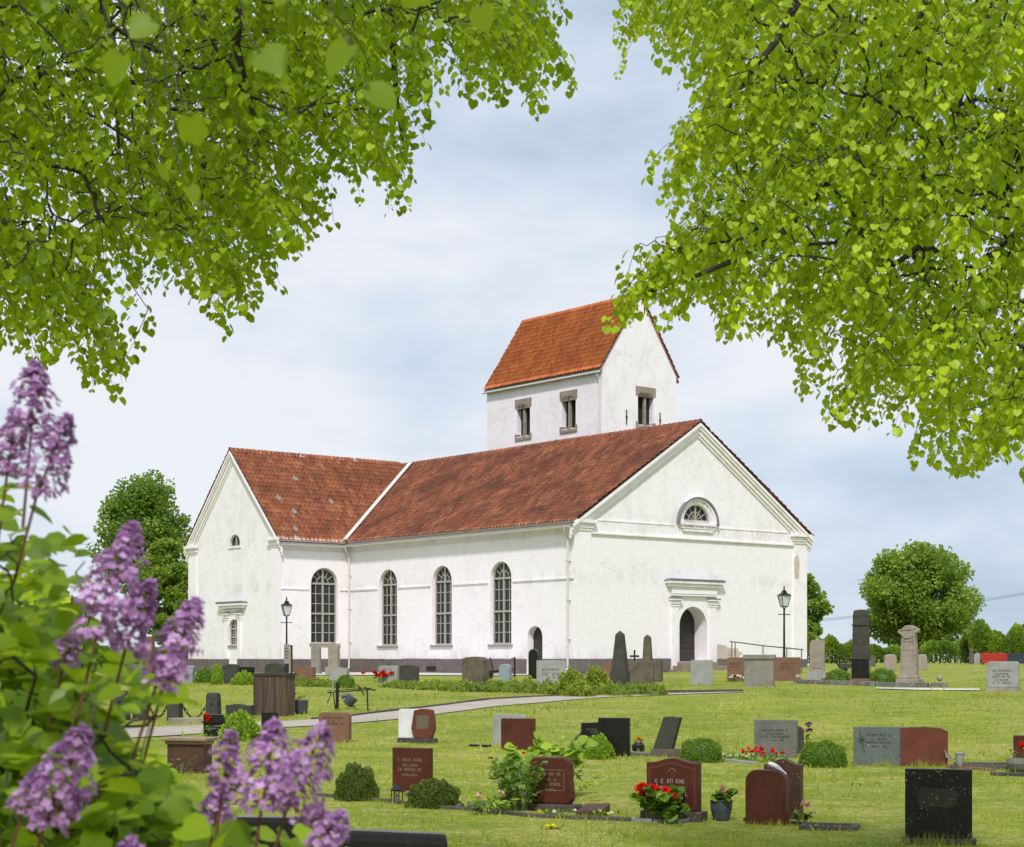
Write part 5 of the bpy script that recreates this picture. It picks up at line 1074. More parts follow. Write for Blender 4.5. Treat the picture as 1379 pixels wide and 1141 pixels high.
# ------------------------------------------------------------------ shrubs
SG = 'clipped shrubs on the graves'
bush('dome_shrub', 'mossy olive domed conifer left of the black lantern', 'shrub', 450, 512, 1029, 1079, 'olive_leaf', 9000, .024, 2.1, .09, seed=2, group=SG)
bush('dome_shrub', 'wider mossy conifer mound right of the dark red block', 'shrub', 546, 624, 1050, 1089, 'olive_leaf', 10000, .024, 2.2, .10, seed=3, group=SG)
bush('box_bush', 'squarish dark green box bush right of the leaning stone', 'shrub', 916, 973, 995, 1027, 'box_leaf', 3800, .032, 3.6, .05, seed=4, group=SG)
bush('box_bush', 'squarish bright-topped box bush right of the lettered grey stone', 'shrub', 1077, 1140, 999, 1034, 'box_leaf', 4200, .032, 3.6, .05, seed=5, group=SG)
bush('box_bush', 'round bright green bush in front of the black pair of stones', 'shrub', 786, 828, 989, 1023, 'bright_leaf', 2800, .035, 2.1, .07, seed=6, group=SG)
bush('box_bush', 'bright yellow-green spiky shrub right of the black ledge stone', 'shrub', 298, 351, 961, 998, 'bright_leaf', 2200, .06, 2, .16, seed=7, group=SG)
bush('box_bush', 'round clipped bush left of the tall dark stele', 'shrub', 1110, 1148, 901, 921, 'box_leaf', 1600, .05, 2.4, .05, seed=8, group=SG)
bush('box_bush', 'round clipped bush right of the tall dark stele', 'shrub', 1169, 1210, 900, 922, 'box_leaf', 1600, .05, 2.4, .05, seed=9, group=SG)
bush('box_bush', 'round clipped shrub beside the whitish pedestal stone', 'shrub', 452, 479, 909, 927, 'box_leaf', 1200, .05, 2.4, .05, seed=10, group=SG)
bush('box_bush', 'green bush left of the dark stone with hollowed sides', 'shrub', 262, 290, 899, 920, 'box_leaf', 1200, .06, 2.1, .08, seed=11, group=SG)
bush('box_bush', 'taller pale bush behind a small round one by the wing', 'shrub', 283, 302, 894, 919, 'bright_leaf', 900, .06, 2.1, .08, seed=12, group=SG)
bush('box_bush', 'small round bush before the taller pale one by the wing', 'shrub', 285, 300, 906, 922, 'bright_leaf', 800, .05, 2.1, .05, seed=13, group=SG)
bush('box_bush', 'loose yellow-green shrub under the small black square stone', 'shrub', 312, 346, 905, 923, 'bright_leaf', 1200, .06, 2, .14, seed=14, group=SG)
bush('box_bush', 'yellowish low bush beneath the broad dark tomb at left', 'shrub', 165, 190, 905, 922, 'bright_leaf', 800, .06, 2, .14, seed=15, group=SG)
bush('box_bush', 'yellowish low bush at the foot of the brown pillar stone', 'shrub', 196, 216, 908, 924, 'bright_leaf', 800, .06, 2, .14, seed=16, group=SG)
HG = 'low juniper hedges before the church'
def hedge_run(label, x0, x1, y0, y1, h, n, seed, m='juniper', dp=1.0, group=HG):
    a, b = ground_at(x0, y0), ground_at(x1, y1); c = (a + b) / 2; root = empty('juniper_hedge', (c.x, c.y, gz(c.x, c.y))); tag(root, label, 'hedge', group); r_ = np.random.default_rng(seed)
    k = max(2, int((b - a).length / .55)); Ps, Ts, Ns, Rs, CV, CF, off = [], [], [], [], [], [], 0
    for i in range(k):
        t = (i + .5 + r_.normal(0, .12)) / k; p = a.lerp(b, t); hh = h * (.55 + .6 * r_.random()); w_ = .75 + .6 * r_.random()
        pos, tip, nn, cv, cf, r = bush_geo(w_, dp * (.6 + .6 * r_.random()), hh, n, .06, 2., .16, int(r_.integers(1e6))); o_ = np.array([p.x - c.x, p.y - c.y + r_.normal(0, .2), gz(p.x, p.y) - gz(c.x, c.y)])
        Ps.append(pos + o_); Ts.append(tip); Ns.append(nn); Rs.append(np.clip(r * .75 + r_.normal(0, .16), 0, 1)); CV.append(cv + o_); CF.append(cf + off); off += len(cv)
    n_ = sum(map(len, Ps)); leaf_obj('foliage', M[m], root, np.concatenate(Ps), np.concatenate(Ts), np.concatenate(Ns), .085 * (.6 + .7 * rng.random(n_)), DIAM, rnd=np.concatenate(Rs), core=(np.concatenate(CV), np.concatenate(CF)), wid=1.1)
hedge_run('low juniper strip between the reddish stone and the clipped shrub', 396, 455, 924, 925, .28, 320, 1)
hedge_run('long low juniper hedge left of the big weathered block', 528, 640, 926, 932, .32, 320, 2)
hedge_run('juniper hedge in front of the blue-grey egg-shaped stone', 636, 768, 931, 934, .40, 340, 3)
hedge_run('lower juniper row at the path in front of the obelisks', 775, 890, 937, 936, .33, 340, 4)
bush('spreading_juniper', 'tall yellow-green juniper just right of the wide pale grey stone', 'shrub', 752, 794, 903, 936, 'juniper', 2200, .075, 2, .18, seed=21, group=SG, dd=1)
bush('spreading_juniper', 'feathery juniper left of the tall dark obelisk', 'shrub', 783, 822, 901, 934, 'juniper', 2200, .075, 2, .2, seed=22, group=SG)
bush('spreading_juniper', 'brownish juniper at the path edge below the obelisks', 'shrub', 760, 800, 918, 939, 'juniper', 1500, .07, 2, .18, seed=23, group=SG)
# the big leafy plants round the framed red stone
g = ground_at(700, 1094); g.y += .25; r = empty('peony_plant', (g.x, g.y, gz(g.x, g.y))); tag(r, 'dark leafy peony bush left of the framed red stone', 'plant'); leafy(r, 520, .72, .78, .13, 'box_leaf', 31, 1.2, OVAL, .1, wid=.9)
leafy(r, 60, .5, .3, .12, 'olive_leaf', 37, 1., OVAL, .1, c=(-.35, -.1, 0), name='fern_leaves')
g = ground_at(735, 1086); g.y += .9; r = empty('leafy_plant', (g.x, g.y, gz(g.x, g.y))); tag(r, 'bright broad-leaved plant rising behind the framed red stone', 'plant'); leafy(r, 320, 1.25, .95, .17, 'bright_leaf', 32, .9, HEART, .15, wid=.9); leafy(r, 50, 1.3, .5, .12, 'bright_leaf', 36, 1.2, OVAL, .1, c=(.35, -.2, 0), name='side_leaves'); flower_heads('red_bud', 'red', r, [(-.32, -.2, .72), (-.26, -.2, .66)], .035)
g = ground_at(655, 1096); r = empty('lily_plant', g); tag(r, 'low pale yellow lily-like flowers beside the boulder', 'plant'); leafy(r, 110, .55, .3, .14, 'bright_leaf', 34, 1.2, OVAL, .05, wid=.6); flower_heads('yellow_flower', 'pink', r, [(.22, -.05, .3), (-.1, -.03, .25)], .06, 7)
# ------------------------------------------------------------------ lamp posts, signpost, chain fence, furniture
def lamp_post(px, ytop, d, label):
    x = (px - CX) / FPX * d; g = Vector((x, d, gz(x, d))); H_ = EYE + (HY - ytop) / FPX * d - g.z; r = empty('lamp_post', g, radians(20)); tag(r, label, 'street lamp', 'black lamp posts')
    zl = H_ - 1.02; q = MB(); q.lathe([(.10, -.05), (.10, .5), (.075, .56), (.06, .6), (.05, 1.2), (.04, zl - .1), (.055, zl - .06), (.04, zl)], seg=10); q.build('pole', M['black'], r, smooth=False)
    q = MB(); q.tube([(-.26, 0, zl - .30), (.26, 0, zl - .30)], .018, 6); q.ball((-.26, 0, zl - .3), .03, 8); q.ball((.26, 0, zl - .3), .03, 8); q.build('ladder_bar', M['black'], r)
    ln = empty('lantern', (0, 0, 0)); ln.parent = r
    q = MB(); z0, z1, a, b = zl + .06, zl + .56, .17, .31
    for i in range(4):
        an = pi / 4 + i * pi / 2; bn = an + pi / 2
        q.tube([(a * cos(an), a * sin(an), z0), (b * cos(an), b * sin(an), z1)], .016, 5); q.tube([(b * cos(an), b * sin(an), z1), (b * cos(bn), b * sin(bn), z1)], .018, 5); q.tube([(a * cos(an), a * sin(an), z0), (a * cos(bn), a * sin(bn), z0)], .018, 5)
        q.tube([(0, 0, zl - .02), (a * cos(an), a * sin(an), z0)], .014, 5)
    q.build('lantern_frame', M['black'], ln)
    q = MB(); q.lathe([(a * .94, z0 + .01), (b * .94, z1 - .01)], seg=4, rot=.5); q.build('glass', M['lampglass'], ln)
    q = MB(); q.lathe([(b * 1.02, z1 + .015), (b * .5, z1 + .10), (.08, z1 + .12), (.10, z1 + .20), (.03, z1 + .24), (.045, z1 + .30), (.004, H_)], seg=8)
    for i in range(4): an = pi / 4 + i * pi / 2; q.lathe([(.03, 0), (.004, .12)], (.12 * cos(an), .12 * sin(an), z1 + .10), 5)
    q.build('lantern_roof', M['black'], ln)
lamp_post(386.5, 803, 88, 'black lamp post in front of the church wing, left of the arched windows')
lamp_post(1056.5, 788, 79, 'black lamp post at the right corner of the west front')
g = ground_at(393, 946); s = scale_at(g); r = empty('signpost', g, radians(-25)); tag(r, 'dark signpost with small white notice boards by the ribbed block', 'signpost')
H_ = (946 - 869) * s; q = MB(); q.box(-.03, .03, -.02, .02, -.05, H_); q.box(-.11, .03, -.015, .015, H_ - .04, H_); q.build('post', M['black'], r)
q = MB(); q.box(-.24, -.06, -.03, -.015, H_ - .55, H_ + .03); q.build('notice_board', M['ins_white'], r); q = MB(); q.box(-.055, .0, -.035, -.022, H_ - 1.0, H_ - .12); q.build('notice_strip', M['ins_white'], r)
mb = MB(); rs = random.Random(9)
for k in range(4):
    for i in range(4): strokes(mb, -.225 + i * .037, H_ - .12 - k * .09, -.034, .02, .04, rs, .008)
mb.build('notice_text', M['ins_dark'], r)
# chain fence: granite posts and hanging chains
posts = [(236, 932, 971), (288, 933, 969), (190, 930, 968), (165, 930, 970), (120, 928, 976), (60, 926, 978), (5, 925, 980)]
def chain_post(px, yt, yb, i):
    g = ground_at(px, yb); s = scale_at(g); h = (yb - yt) * s; r = empty('chain_post', g, radians(-14)); lab = ['thick dark granite post holding chains, second from the right end', 'dark granite post at the right end of the chain fence', 'dark granite chain post third from the right, behind lilac leaves', 'dark granite chain post fourth from the right, behind lilac leaves', 'dark granite chain post deep behind the lilac, left of a pair', 'dark granite chain post far left, nearly hidden by lilac leaves', 'dark granite chain post at the left picture edge'][i]
    tag(r, lab, 'post', 'granite chain posts'); q = MB(); q.box(-.17, .17, -.15, .15, -.05, h - .04, .02, .02); q.box(-.15, .15, -.13, .13, h - .039, h, .04, .04); q.build('shaft', M['g_dgrey'], r, bevel=.02)
    q = MB(); q.lathe([(.028, 0), (.028, .02)], (0, -.16, h - .28), 8); q.box(-.175, -.16, -.03, .03, h - .3, h - .24); q.box(.16, .175, -.03, .03, h - .3, h - .24); q.build('chain_ring', M['black'], r); return g, h
PI_ = [chain_post(*p, i) for i, p in enumerate(posts)]
def chain(a, b, label, sag=.38):
    (g0, h0), (g1, h1) = a, b; p0 = Vector((g0.x + .17, g0.y, g0.z + h0 - .27)); p1 = Vector((g1.x - .17, g1.y, g1.z + h1 - .27)); q = MB(); n = max(6, int((p1 - p0).length / .085))
    def P(t): p = p0.lerp(p1, t); return Vector((p.x, p.y, p.z - sag * (1 - (2 * t - 1) ** 2)))
    for i in range(n):
        a_, b_ = P(i / n), P((i + 1) / n); m_ = (a_ + b_) / 2; d = (b_ - a_).normalized(); up = Vector((0, 1, 0)) if i % 2 else Vector((0, 0, 1)); side = d.cross(up).normalized(); L_ = (b_ - a_).length * .72
        ring = [m_ + d * L_ * cos(2 * pi * k / 10) + side * .024 * sin(2 * pi * k / 10) for k in range(11)]; q.tube(ring, .010, 5)
    tag(q.build('chain', M['black']), label, 'chain', 'chains between the granite posts')
chain(PI_[0], PI_[1], 'rightmost black chain sagging between two thick granite posts'); chain(PI_[2], PI_[0], 'black chain second from the right, half behind lilac leaves'); chain(PI_[4], PI_[3], 'black chain third from the right, behind lilac leaves'); chain(PI_[5], PI_[4], 'black chain fourth from the right, deep behind the lilac'); chain(PI_[6], PI_[5], 'leftmost black chain near the picture edge')
# chest tomb
g = ground_at(256, 1040); s = scale_at(g); h = (1040 - 993) * s; w = 62 * s; r = empty('chest_tomb', g, radians(-12)); tag(r, 'brown chest tomb with a projecting moulded top, dry stalks before it', 'tomb')
q = MB(); q.box(-w * .42, w * .42, -.2, .2, -.05, h - .12); q.box(-w * .46, w * .46, -.24, .24, -.05, .08); q.build('chest', M['g_redd'], r, bevel=.01)
q = MB(); q.box(-w * .46, w * .46, -.24, .24, h - .119, h - .06); q.box(-w * .52, w * .52, -.3, .3, h - .059, h); q.build('top', granite('tomb_top', (.30, .2, .13), .45, .2, .2, .3), r, bevel=.015)
leafy(r, 60, .6, .35, .1, 'juniper', 71, 1.2, OVAL, .1, c=(-.05, -.4, 0), wid=.4, name='dry_stalks')
# dark planter
g = ground_at(398, 961); s = scale_at(g); r = empty('planter', g, radians(-18)); tag(r, 'slate-coloured plastic planter with rusty wilted plant beside the ribbed block', 'planter')
q = MB(); q.box(-.28, .28, -.18, .18, 0, .36, -.03, -.02); q.build('tub', M['bluedark'], r, bevel=.02); q = MB(); q.box(-.26, .26, -.17, .17, .361, .37); q.build('soil', M['soil'], r); leafy(r, 50, .5, .2, .08, 'rust_leaf', 72, 1.1, OVAL, .1, c=(-.1, 0, .34))
# watering-can rack
g = ground_at(480, 958); r = empty('watering_can_rack', g); tag(r, 'thin metal rack with crossbars and a stout black post by the path', 'rack')
s = scale_at(g); xx = lambda px: (px - 480) * s; zz = lambda py: (958 - py) * s
q = MB()
q.tube([(xx(441), .05, zz(933)), (xx(498), 0, zz(929))], .018, 6); q.tube([(xx(441), .3, zz(931)), (xx(498), .3, zz(927))], .012, 6); q.tube([(xx(447), .05, zz(932)), (xx(441), .05, zz(947))], .012, 6); q.tube([(xx(449), .05, zz(932)), (xx(452), 0, zz(955))], .016, 6)
q.tube([(xx(495), 0, zz(930)), (xx(496), 0, zz(958))], .022, 6); q.tube([(xx(484), .02, zz(924)), (xx(491), .02, zz(937))], .018, 6); q.tube([(xx(481), .02, zz(922)), (xx(485), .02, zz(931))], .016, 6); q.tube([(xx(490), .02, zz(926)), (xx(506), .02, zz(930))], .022, 6); q.build('frame', M['black'], r)
q = MB(); q.tube([(xx(454.5), 0, zz(955)), (xx(455), 0, zz(919))], .045, 8); q.build('post', M['black'], r)
q = MB(); q.tube([(xx(449), .04, zz(933)), (xx(448), .04, zz(915)), (xx(451), .04, zz(911))], .022, 6); q.build('upright', M['g_lgrey'], r)
g2 = ground_at(471, 955); r = empty('watering_can', (g2.x, g2.y, g2.z + 11 * s), 0); tag(r, 'black plastic watering can hanging tipped under the rack', 'watering can'); r.rotation_euler = (0, radians(38), 0)
q = MB(); q.lathe([(.09, -.13), (.12, -.12), (.155, .0), (.17, .14), (.16, .16), (.13, .14)], seg=14); q.build('can', M['bluedark'], r, smooth=False)
q = MB(); q.tube([(-.1, 0, .1), (-.2, 0, .04), (-.24, 0, -.06)], [.05, .05, .06], 8); q.build('spout', M['bluedark'], r); q = MB(); q.tube([(.11, 0, -.08), (.22, 0, -.03), (.32, 0, -.08)], [.04, .025, .03], 8); q.build('handle', M['bluedark'], r)
# chairs/bench by the nave wall
def px_on(px, py, d): return at(px, py, d)
r = empty('garden_bench', ground_at(678, 912)); g = r.location.copy(); tag(r, 'black metal bench frame with slanting back before the nave plinth', 'bench'); s = g.y / FPX; xx = lambda px: (px - 678) * s; zz = lambda py: (912 - py) * s
q = MB(); q.tube([(xx(660.5), .1, zz(886)), (xx(665), 0, zz(905)), (xx(663), 0, zz(912))], .035, 6); q.tube([(xx(664), 0, zz(904)), (xx(692), 0, zz(901))], .03, 6); q.tube([(xx(665), .3, zz(905)), (xx(690), .3, zz(903))], .03, 6); q.tube([(xx(693.5), 0, zz(885)), (xx(693.5), 0, zz(912))], .045, 6); q.build('frame', M['black'], r)
q = MB(); q.box(xx(664), xx(692), .02, .32, zz(904.6), zz(903.2)); q.build('seat', M['bluedark'], r); q = MB(); q.tube([(xx(686), .1, zz(893)), (xx(690), .1, zz(887)), (xx(692), .1, zz(887))], .03, 5); q.build('arm', M['g_brown'], r)
# ramp handrail by the front
r = empty('handrail', (0, 0, 0)); P0, P1 = at(984, 891, 83), at(1080, 895, 79.5); r.location = (P0.x, P0.y, gz(P0.x, P0.y)); tag(r, 'thin grey metal handrail rising towards the west door', 'handrail')
q = MB(); top = [at(983, 864, 83), at(1000, 866, 82.5), at(1030, 870, 81.4), at(1082, 875, 79.6)]
q.tube([p - r.location for p in top], .028, 6)
for (px, yt, d) in ((986, 865, 83), (990.5, 865, 82.8), (1028, 870, 81.4), (1060, 873, 80.3), (1080, 875, 79.7)): a = at(px, yt, d); q.tube([a - r.location, Vector((a.x, a.y, gz(a.x, a.y) - .03)) - r.location], .024, 6)
q.build('rail', plain('galvanised_steel', (.16, .16, .165), .4, .6), r)
# feeder tub, benches far right
g = ground_at(1138, 904); s = scale_at(g); r = empty('stone_trough', g); tag(r, 'dark shallow trough on a foot behind the left clipped bush', 'trough'); q = MB(); q.prism([(-.22, .12), (.22, .12), (.36, .34), (-.36, .36)], -.2, .2); q.box(-.12, .12, -.1, .1, -.02, .119); q.build('trough', M['g_dgrey'], r, bevel=.02)
def bench(px0, px1, yt, yb, m, label):
    g = ground_at((px0 + px1) / 2, yb); s = scale_at(g); w = (px1 - px0) * s; h = (yb - yt) * s; r = empty('painted_bench', g, radians(-6)); tag(r, label, 'bench', 'painted benches by the far hedge')
    q = MB(); 
    for k in range(2): q.box(-w / 2, w / 2, .3, .34, h * .5 + k * h * .27, h * .5 + k * h * .27 + h * .23)
    q.build('backrest', M[m], r); q = MB(); q.box(-w / 2, w / 2, -.15, .28, h * .38, h * .46); q.box(-w / 2 + .02, w / 2 - .02, -.15, -.11, h * .1, h * .379); q.build('seat', M[m], r)
    for sx in (-1, 1): q = MB(); q.box(sx * (w / 2 - .08) - .04, sx * (w / 2 - .08) + .04, -.1, .3, -.02, h * .379); q.build('leg', M['black'], r)
bench(1323, 1358, 879.5, 895, 'redpaint', 'red painted bench in front of the far hedge'); bench(1358, 1392, 880, 895.5, 'bluepaint', 'dark blue bench continuing the red one at the right edge')
# power lines on a pole behind the trees
r = empty('power_line', (60, 172, gz(60, 172))); tag(r, 'two thin overhead wires crossing the sky low on the right', 'power line'); q = MB()
for dy in (0, 2.2):
    pts = []
    for i in range(13): px = 1085 + (1460 - 1085) * i / 12; py = 834 + dy - 40 * (px - 1100) / 290 + 5 * sin(pi * i / 12); pts.append(at(px, py, 170) - r.location)
    q.tube(pts, .022, 4)
q.build('wire', M['black'], r); q = MB(); e_ = at(1450, 796, 170); q.tube([Vector((e_.x, 170, gz(e_.x, 170))) - r.location, e_ - r.location], .12, 6); q.build('pole', M['black'], r)

# ------------------------------------------------------------------ far trees and hedges
def far_tree(label, px, d, wpx, ytop, ybot, m, seed, nclump=95, per=190, size=.24, shape=1., group='broad-leaved trees behind the church', name='broadleaf_tree', trunk=.22):
    r_ = np.random.default_rng(seed); x = (px - CX) / FPX * d; zg = gz(x, min(d, 400)); s = d / FPX; R = wpx * s / 2; zt = EYE + (HY - ytop) * s; zb = EYE + (HY - ybot) * s; H_ = zt - zb
    root = empty(name, (x, d, zg)); tag(root, label, 'tree', group)
    cl = []
    while len(cl) < nclump:
        v = r_.uniform(-1, 1, 3)
        if np.linalg.norm(v) > 1 or np.linalg.norm(v) < .35 * r_.random(): continue
        u = v[2]; prof = (1 - max(0, u) * .45 * shape) * (1 + .1 * sin(5 * atan2(v[1], v[0]) + seed)); cl.append((v[0] * R * prof * .88, v[1] * R * prof * .88, (zb + H_ / 2 + u * H_ / 2 * .9) - zg))
    cl = np.array(cl); rc = R * (.13 + .13 * r_.random(nclump))
    idx = np.repeat(np.arange(nclump), per); n = len(idx); dd = nrm(r_.normal(size=(n, 3))); dd[:, 2] = dd[:, 2] * .75 + .12
    pos = cl[idx] + dd * (rc[idx] * (.35 + .75 * r_.random(n) ** .6))[:, None]; tip = nrm(dd + r_.normal(0, .6, (n, 3)) - [0, 0, .35]); nor = nrm(dd + r_.normal(0, .6, (n, 3)) + [0, 0, .5])
    rn = np.clip(np.repeat(r_.random(nclump), per) * .5 + r_.random(n) * .5, 0, 1); leaf_obj('crown', M[m], root, pos, tip, nor, size * (.6 + .7 * r_.random(n)), DIAM, rnd=rn, wid=1.3)
    rt = [(0, 0, -.2), (.05, 0, (zb - zg) * .5 + .4), (0, .1, (zb - zg) + H_ * .18), (.1, 0, (zb - zg) + H_ * .36)]
    P_, par, rad = tree_graph(cl, rt, .5, .03, 2.2); rad = np.minimum(rad, trunk); mb = MB(); mb.tube(rt, [trunk * 1.3, trunk, trunk * .85, trunk * .6], 9); mb.build('trunk', M['bark'], root)
    mb = MB(); graph_mesh(mb, P_, par, rad, range(len(rt), len(P_)), .06, 5); mb.build('branches', M['bark'], root); return root
far_tree('big domed green tree standing alone right of the church', 1237, 128, 172, 724, 884, 'tree_leaf', 1, 200, 190, .25)
far_tree('green tree partly hidden by the right corner of the church', 1078, 120, 78, 766, 880, 'tree_leaf', 2, 70, 190, .25, shape=.8)
far_tree('tall dark green tree left of the church wing', 192, 125, 154, 626, 810, 'tree_leaf_dark', 3, 130, 190, .25, shape=1.1)
far_tree('lower bushy green tree in front of the tall dark one at left', 226, 118, 95, 720, 880, 'tree_leaf', 4, 80, 190, .24, shape=.7)
far_tree('pale green young tree tight against the wing corner', 246, 112, 26, 776, 890, 'bright_leaf', 5, 26, 150, .16)
far_tree('dull green tree at the far left behind the lilac', 60, 135, 130, 770, 890, 'tree_leaf_dark', 6, 80, 180, .26)
far_tree('leafy tree top at the right picture edge far back', 1392, 150, 60, 830, 890, 'tree_leaf', 7, 40, 170, .26)
def far_hedge(label, x0, x1, d, h0, h1, n, seed, m='tree_leaf', sz=.2):
    r_ = np.random.default_rng(seed); s = d / FPX; xa, xb = (x0 - CX) * s, (x1 - CX) * s; c = ((xa + xb) / 2, d); z = gz(*c); root = empty('far_hedge', (c[0], d, z)); tag(root, label, 'hedge', 'hedges on the far side of the churchyard')
    ph = r_.random(6) * 6; x = r_.uniform(xa, xb, n); t = (x - xa) / (xb - xa); hh = (h0 + (h1 - h0) * t) * s * (1 + .16 * np.sin(x * 1.3 + ph[0]) + .12 * np.sin(x * 2.9 + ph[1]) + .1 * np.sin(x * 5.3 + ph[2])); a = r_.random(n) * pi
    rr = .75 + .3 * r_.random(n); pos = np.stack([x - c[0], -np.cos(a) * 1.4 * rr, np.sin(a) ** .7 * hh * rr * .92], -1)
    tip = nrm(np.stack([r_.normal(0, .6, n), -np.cos(a), np.sin(a) + .3], -1)); leaf_obj('foliage', M[m], root, pos, tip, rvec(n) + [0, -.6, .5], sz * (.6 + .8 * r_.random(n)), DIAM, rnd=np.clip(.5 + .3 * np.sin(x * 3 + ph[3]) + r_.normal(0, .2, n), 0, 1), wid=1.4)
    q = MB(); k = 24
    for i in range(k): xa_ = xa + (xb - xa) * i / k - c[0]; q.tube([(xa_, .1, 0), (xa_ + .1, 0, h0 * s * .7)], [.05, .02], 5)
    q.build('stem', M['bark'], root)
far_hedge('leafy hedge under the power line between the church and the dark stele', 1084, 1165, 112, 40, 30, 6000, 1, 'tree_leaf', .17)
far_hedge('dark hedge behind the boulders and the ornate stele', 1160, 1330, 118, 18, 30, 8000, 2, 'tree_leaf_dark', .18)
far_hedge('taller mixed hedge behind the red bench at right', 1300, 1440, 114, 44, 54, 11000, 3, 'tree_leaf', .2)
far_hedge('hedge at far left beyond the lawn, seen through the lilac', -60, 175, 112, 40, 30, 12000, 4, 'tree_leaf_dark', .2)
far_hedge('low green hedge left of the wing below the trees', 170, 262, 110, 26, 30, 5000, 5, 'tree_leaf', .18)
# distant land
far_hedge('reddish leaved shrubbery at far left below the hedge', 60, 120, 104, 36, 30, 2500, 6, 'rust_leaf', .14)

# ------------------------------------------------------------------ the two lime trees whose branches frame the view
def lime_tree(label, poly, holes, nspray, dr, leaf, m, seed, trunk, extra, near=(), forced=(), dens=0, shade_sprays=None, must=()):
    r_ = np.random.default_rng(seed); poly = np.array(poly, float); x0, y0 = poly.min(0); x1, y1 = poly.max(0); tips = []
    while len(tips) < nspray:
        p = r_.uniform((x0, y0), (x1, y1), (400, 2)); p = p[inpoly(p, poly)]
        n_ = np.sin(p[:, 0] * .031 + seed) * np.sin(p[:, 1] * .037 + 2) + .6 * np.sin(p[:, 0] * .071 + 1) * np.sin(p[:, 1] * .083 + seed)
        k = r_.random(len(p)) < np.clip(.75 + .6 * n_, .10, 1)
        for (hx, hy, hr) in holes: k &= ~((np.hypot(p[:, 0] - hx, p[:, 1] - hy) < hr) & (r_.random(len(p)) < .8))
        for q in p[k]: d = dr[0] + (dr[1] - dr[0]) * r_.random(); tips.append(tuple(at(q[0], q[1], d)))
    tips = np.array(tips[:nspray] + [tuple(at(a, b, 12)) for a, b in must]); ne = extra[0]; ex = np.array([[r_.uniform(*extra[1]), r_.uniform(*extra[2]), r_.uniform(*extra[3])] for _ in range(ne)]) if ne else np.zeros((0, 3))
    if shade_sprays: ex = np.concatenate([ex, np.array([[r_.uniform(*shade_sprays[1]), r_.uniform(*shade_sprays[2]), r_.uniform(*shade_sprays[3])] for _ in range(shade_sprays[0])])])  # unseen sprays above and behind the camera, added to shade the near leaves
    tips = np.concatenate([tips, ex]); n = len(tips); tr = np.array(trunk[-1])
    # every spray hangs from a start point up towards the limb
    back = nrm(tr[None, :2] - tips[:, :2]); L_ = .38 + .3 * r_.random(n)
    S = tips + np.concatenate([back * (L_ * .55)[:, None] + r_.normal(0, .12, (n, 2)), (L_ * (.75 + .3 * r_.random(n)))[:, None]], -1)
    root = empty('lime_tree', (trunk[0][0], trunk[0][1], trunk[0][2])); tag(root, label, 'tree', 'lime trees framing the view'); off = np.array(trunk[0])
    nl = 26; t = np.linspace(.04, 1, nl)[None, :, None]; mid = (S + tips) / 2 + np.concatenate([back * -.05, np.full((n, 1), .08)], -1)
    C = (1 - t) ** 2 * S[:, None] + 2 * t * (1 - t) * mid[:, None] + t * t * tips[:, None]
    az = r_.random((n, nl)) * 2 * pi; so = .02 + .11 * r_.random((n, nl)) * (1.15 - t[..., 0]); pos = C + np.stack([np.cos(az) * so, np.sin(az) * so, -.02 - .02 * r_.random((n, nl))], -1)
    tip = np.stack([np.cos(az) * .55, np.sin(az) * .55, -.95 + .5 * r_.random((n, nl))], -1); nor = np.stack([np.cos(az) + r_.normal(0, .6, (n, nl)), np.sin(az) + r_.normal(0, .6, (n, nl)), .75 + .5 * r_.random((n, nl))], -1)
    pos, tip, nor = (a.reshape(-1, 3) for a in (pos, tip, nor)); sz = leaf * (.45 + .75 * r_.random(len(pos))); rn = np.clip(np.repeat(r_.random(n), nl) * .4 + .6 * r_.random(len(pos)) ** 1.4, 0, 1)
    V, F, k = leaves(pos - off, tip, nor, sz, HEART, .9 + .2 * r_.random(len(pos))); np_mesh('crown', V, F, M[m], root, rnd=np.repeat(rn, k))
    # twigs (three-sided), all in one numpy mesh
    tt = np.linspace(0, 1, 5)[None, :, None]; C = (1 - tt) ** 2 * S[:, None] + 2 * tt * (1 - tt) * mid[:, None] + tt * tt * tips[:, None]; ang = np.array([0, 2.1, 4.2]); rr = np.linspace(.0042, .0014, 5)
    ring = C[:, :, None] + rr[None, :, None, None] * np.stack([np.cos(ang), np.sin(ang), 0 * ang], -1)[None, None]; V = ring.reshape(-1, 3) - off; b = (np.arange(n) * 15)[:, None, None]; i = np.arange(4)[None, :, None] * 3; j = np.arange(3)[None, None]
    F = np.stack([b + i + j, b + i + (j + 1) % 3, b + i + 3 + (j + 1) % 3, b + i + 3 + j], -1).reshape(-1, 4); np_mesh('twigs', V, F, M['twig'], root)
    # limbs
    rt = [tuple(p) for p in trunk]; nodes = [tuple(p) for f in forced for p in f] + [tuple(p) for p in S]; P_, par, rad = tree_graph(nodes, rt, .30, .0030, 2.6)
    mb = MB(); tk = [Vector(p) - Vector(off) for p in rt]; mb.tube(tk, [.36 - .16 * i / (len(tk) - 1) for i in range(len(tk))], 12); mb.build('trunk', M['bark'], root)
    mb = MB(); P2 = P_ - off; graph_mesh(mb, P2, par, np.minimum(rad, .03), range(len(rt), len(P_)), .07, 5)
    for f in forced:
        fp = [Vector(p) - Vector(off) for p in f]; mb.tube(fp, [f_ for f_ in np.linspace(.035, .010, len(fp))], 7)
    mb.build('branches', M['bark'], root)
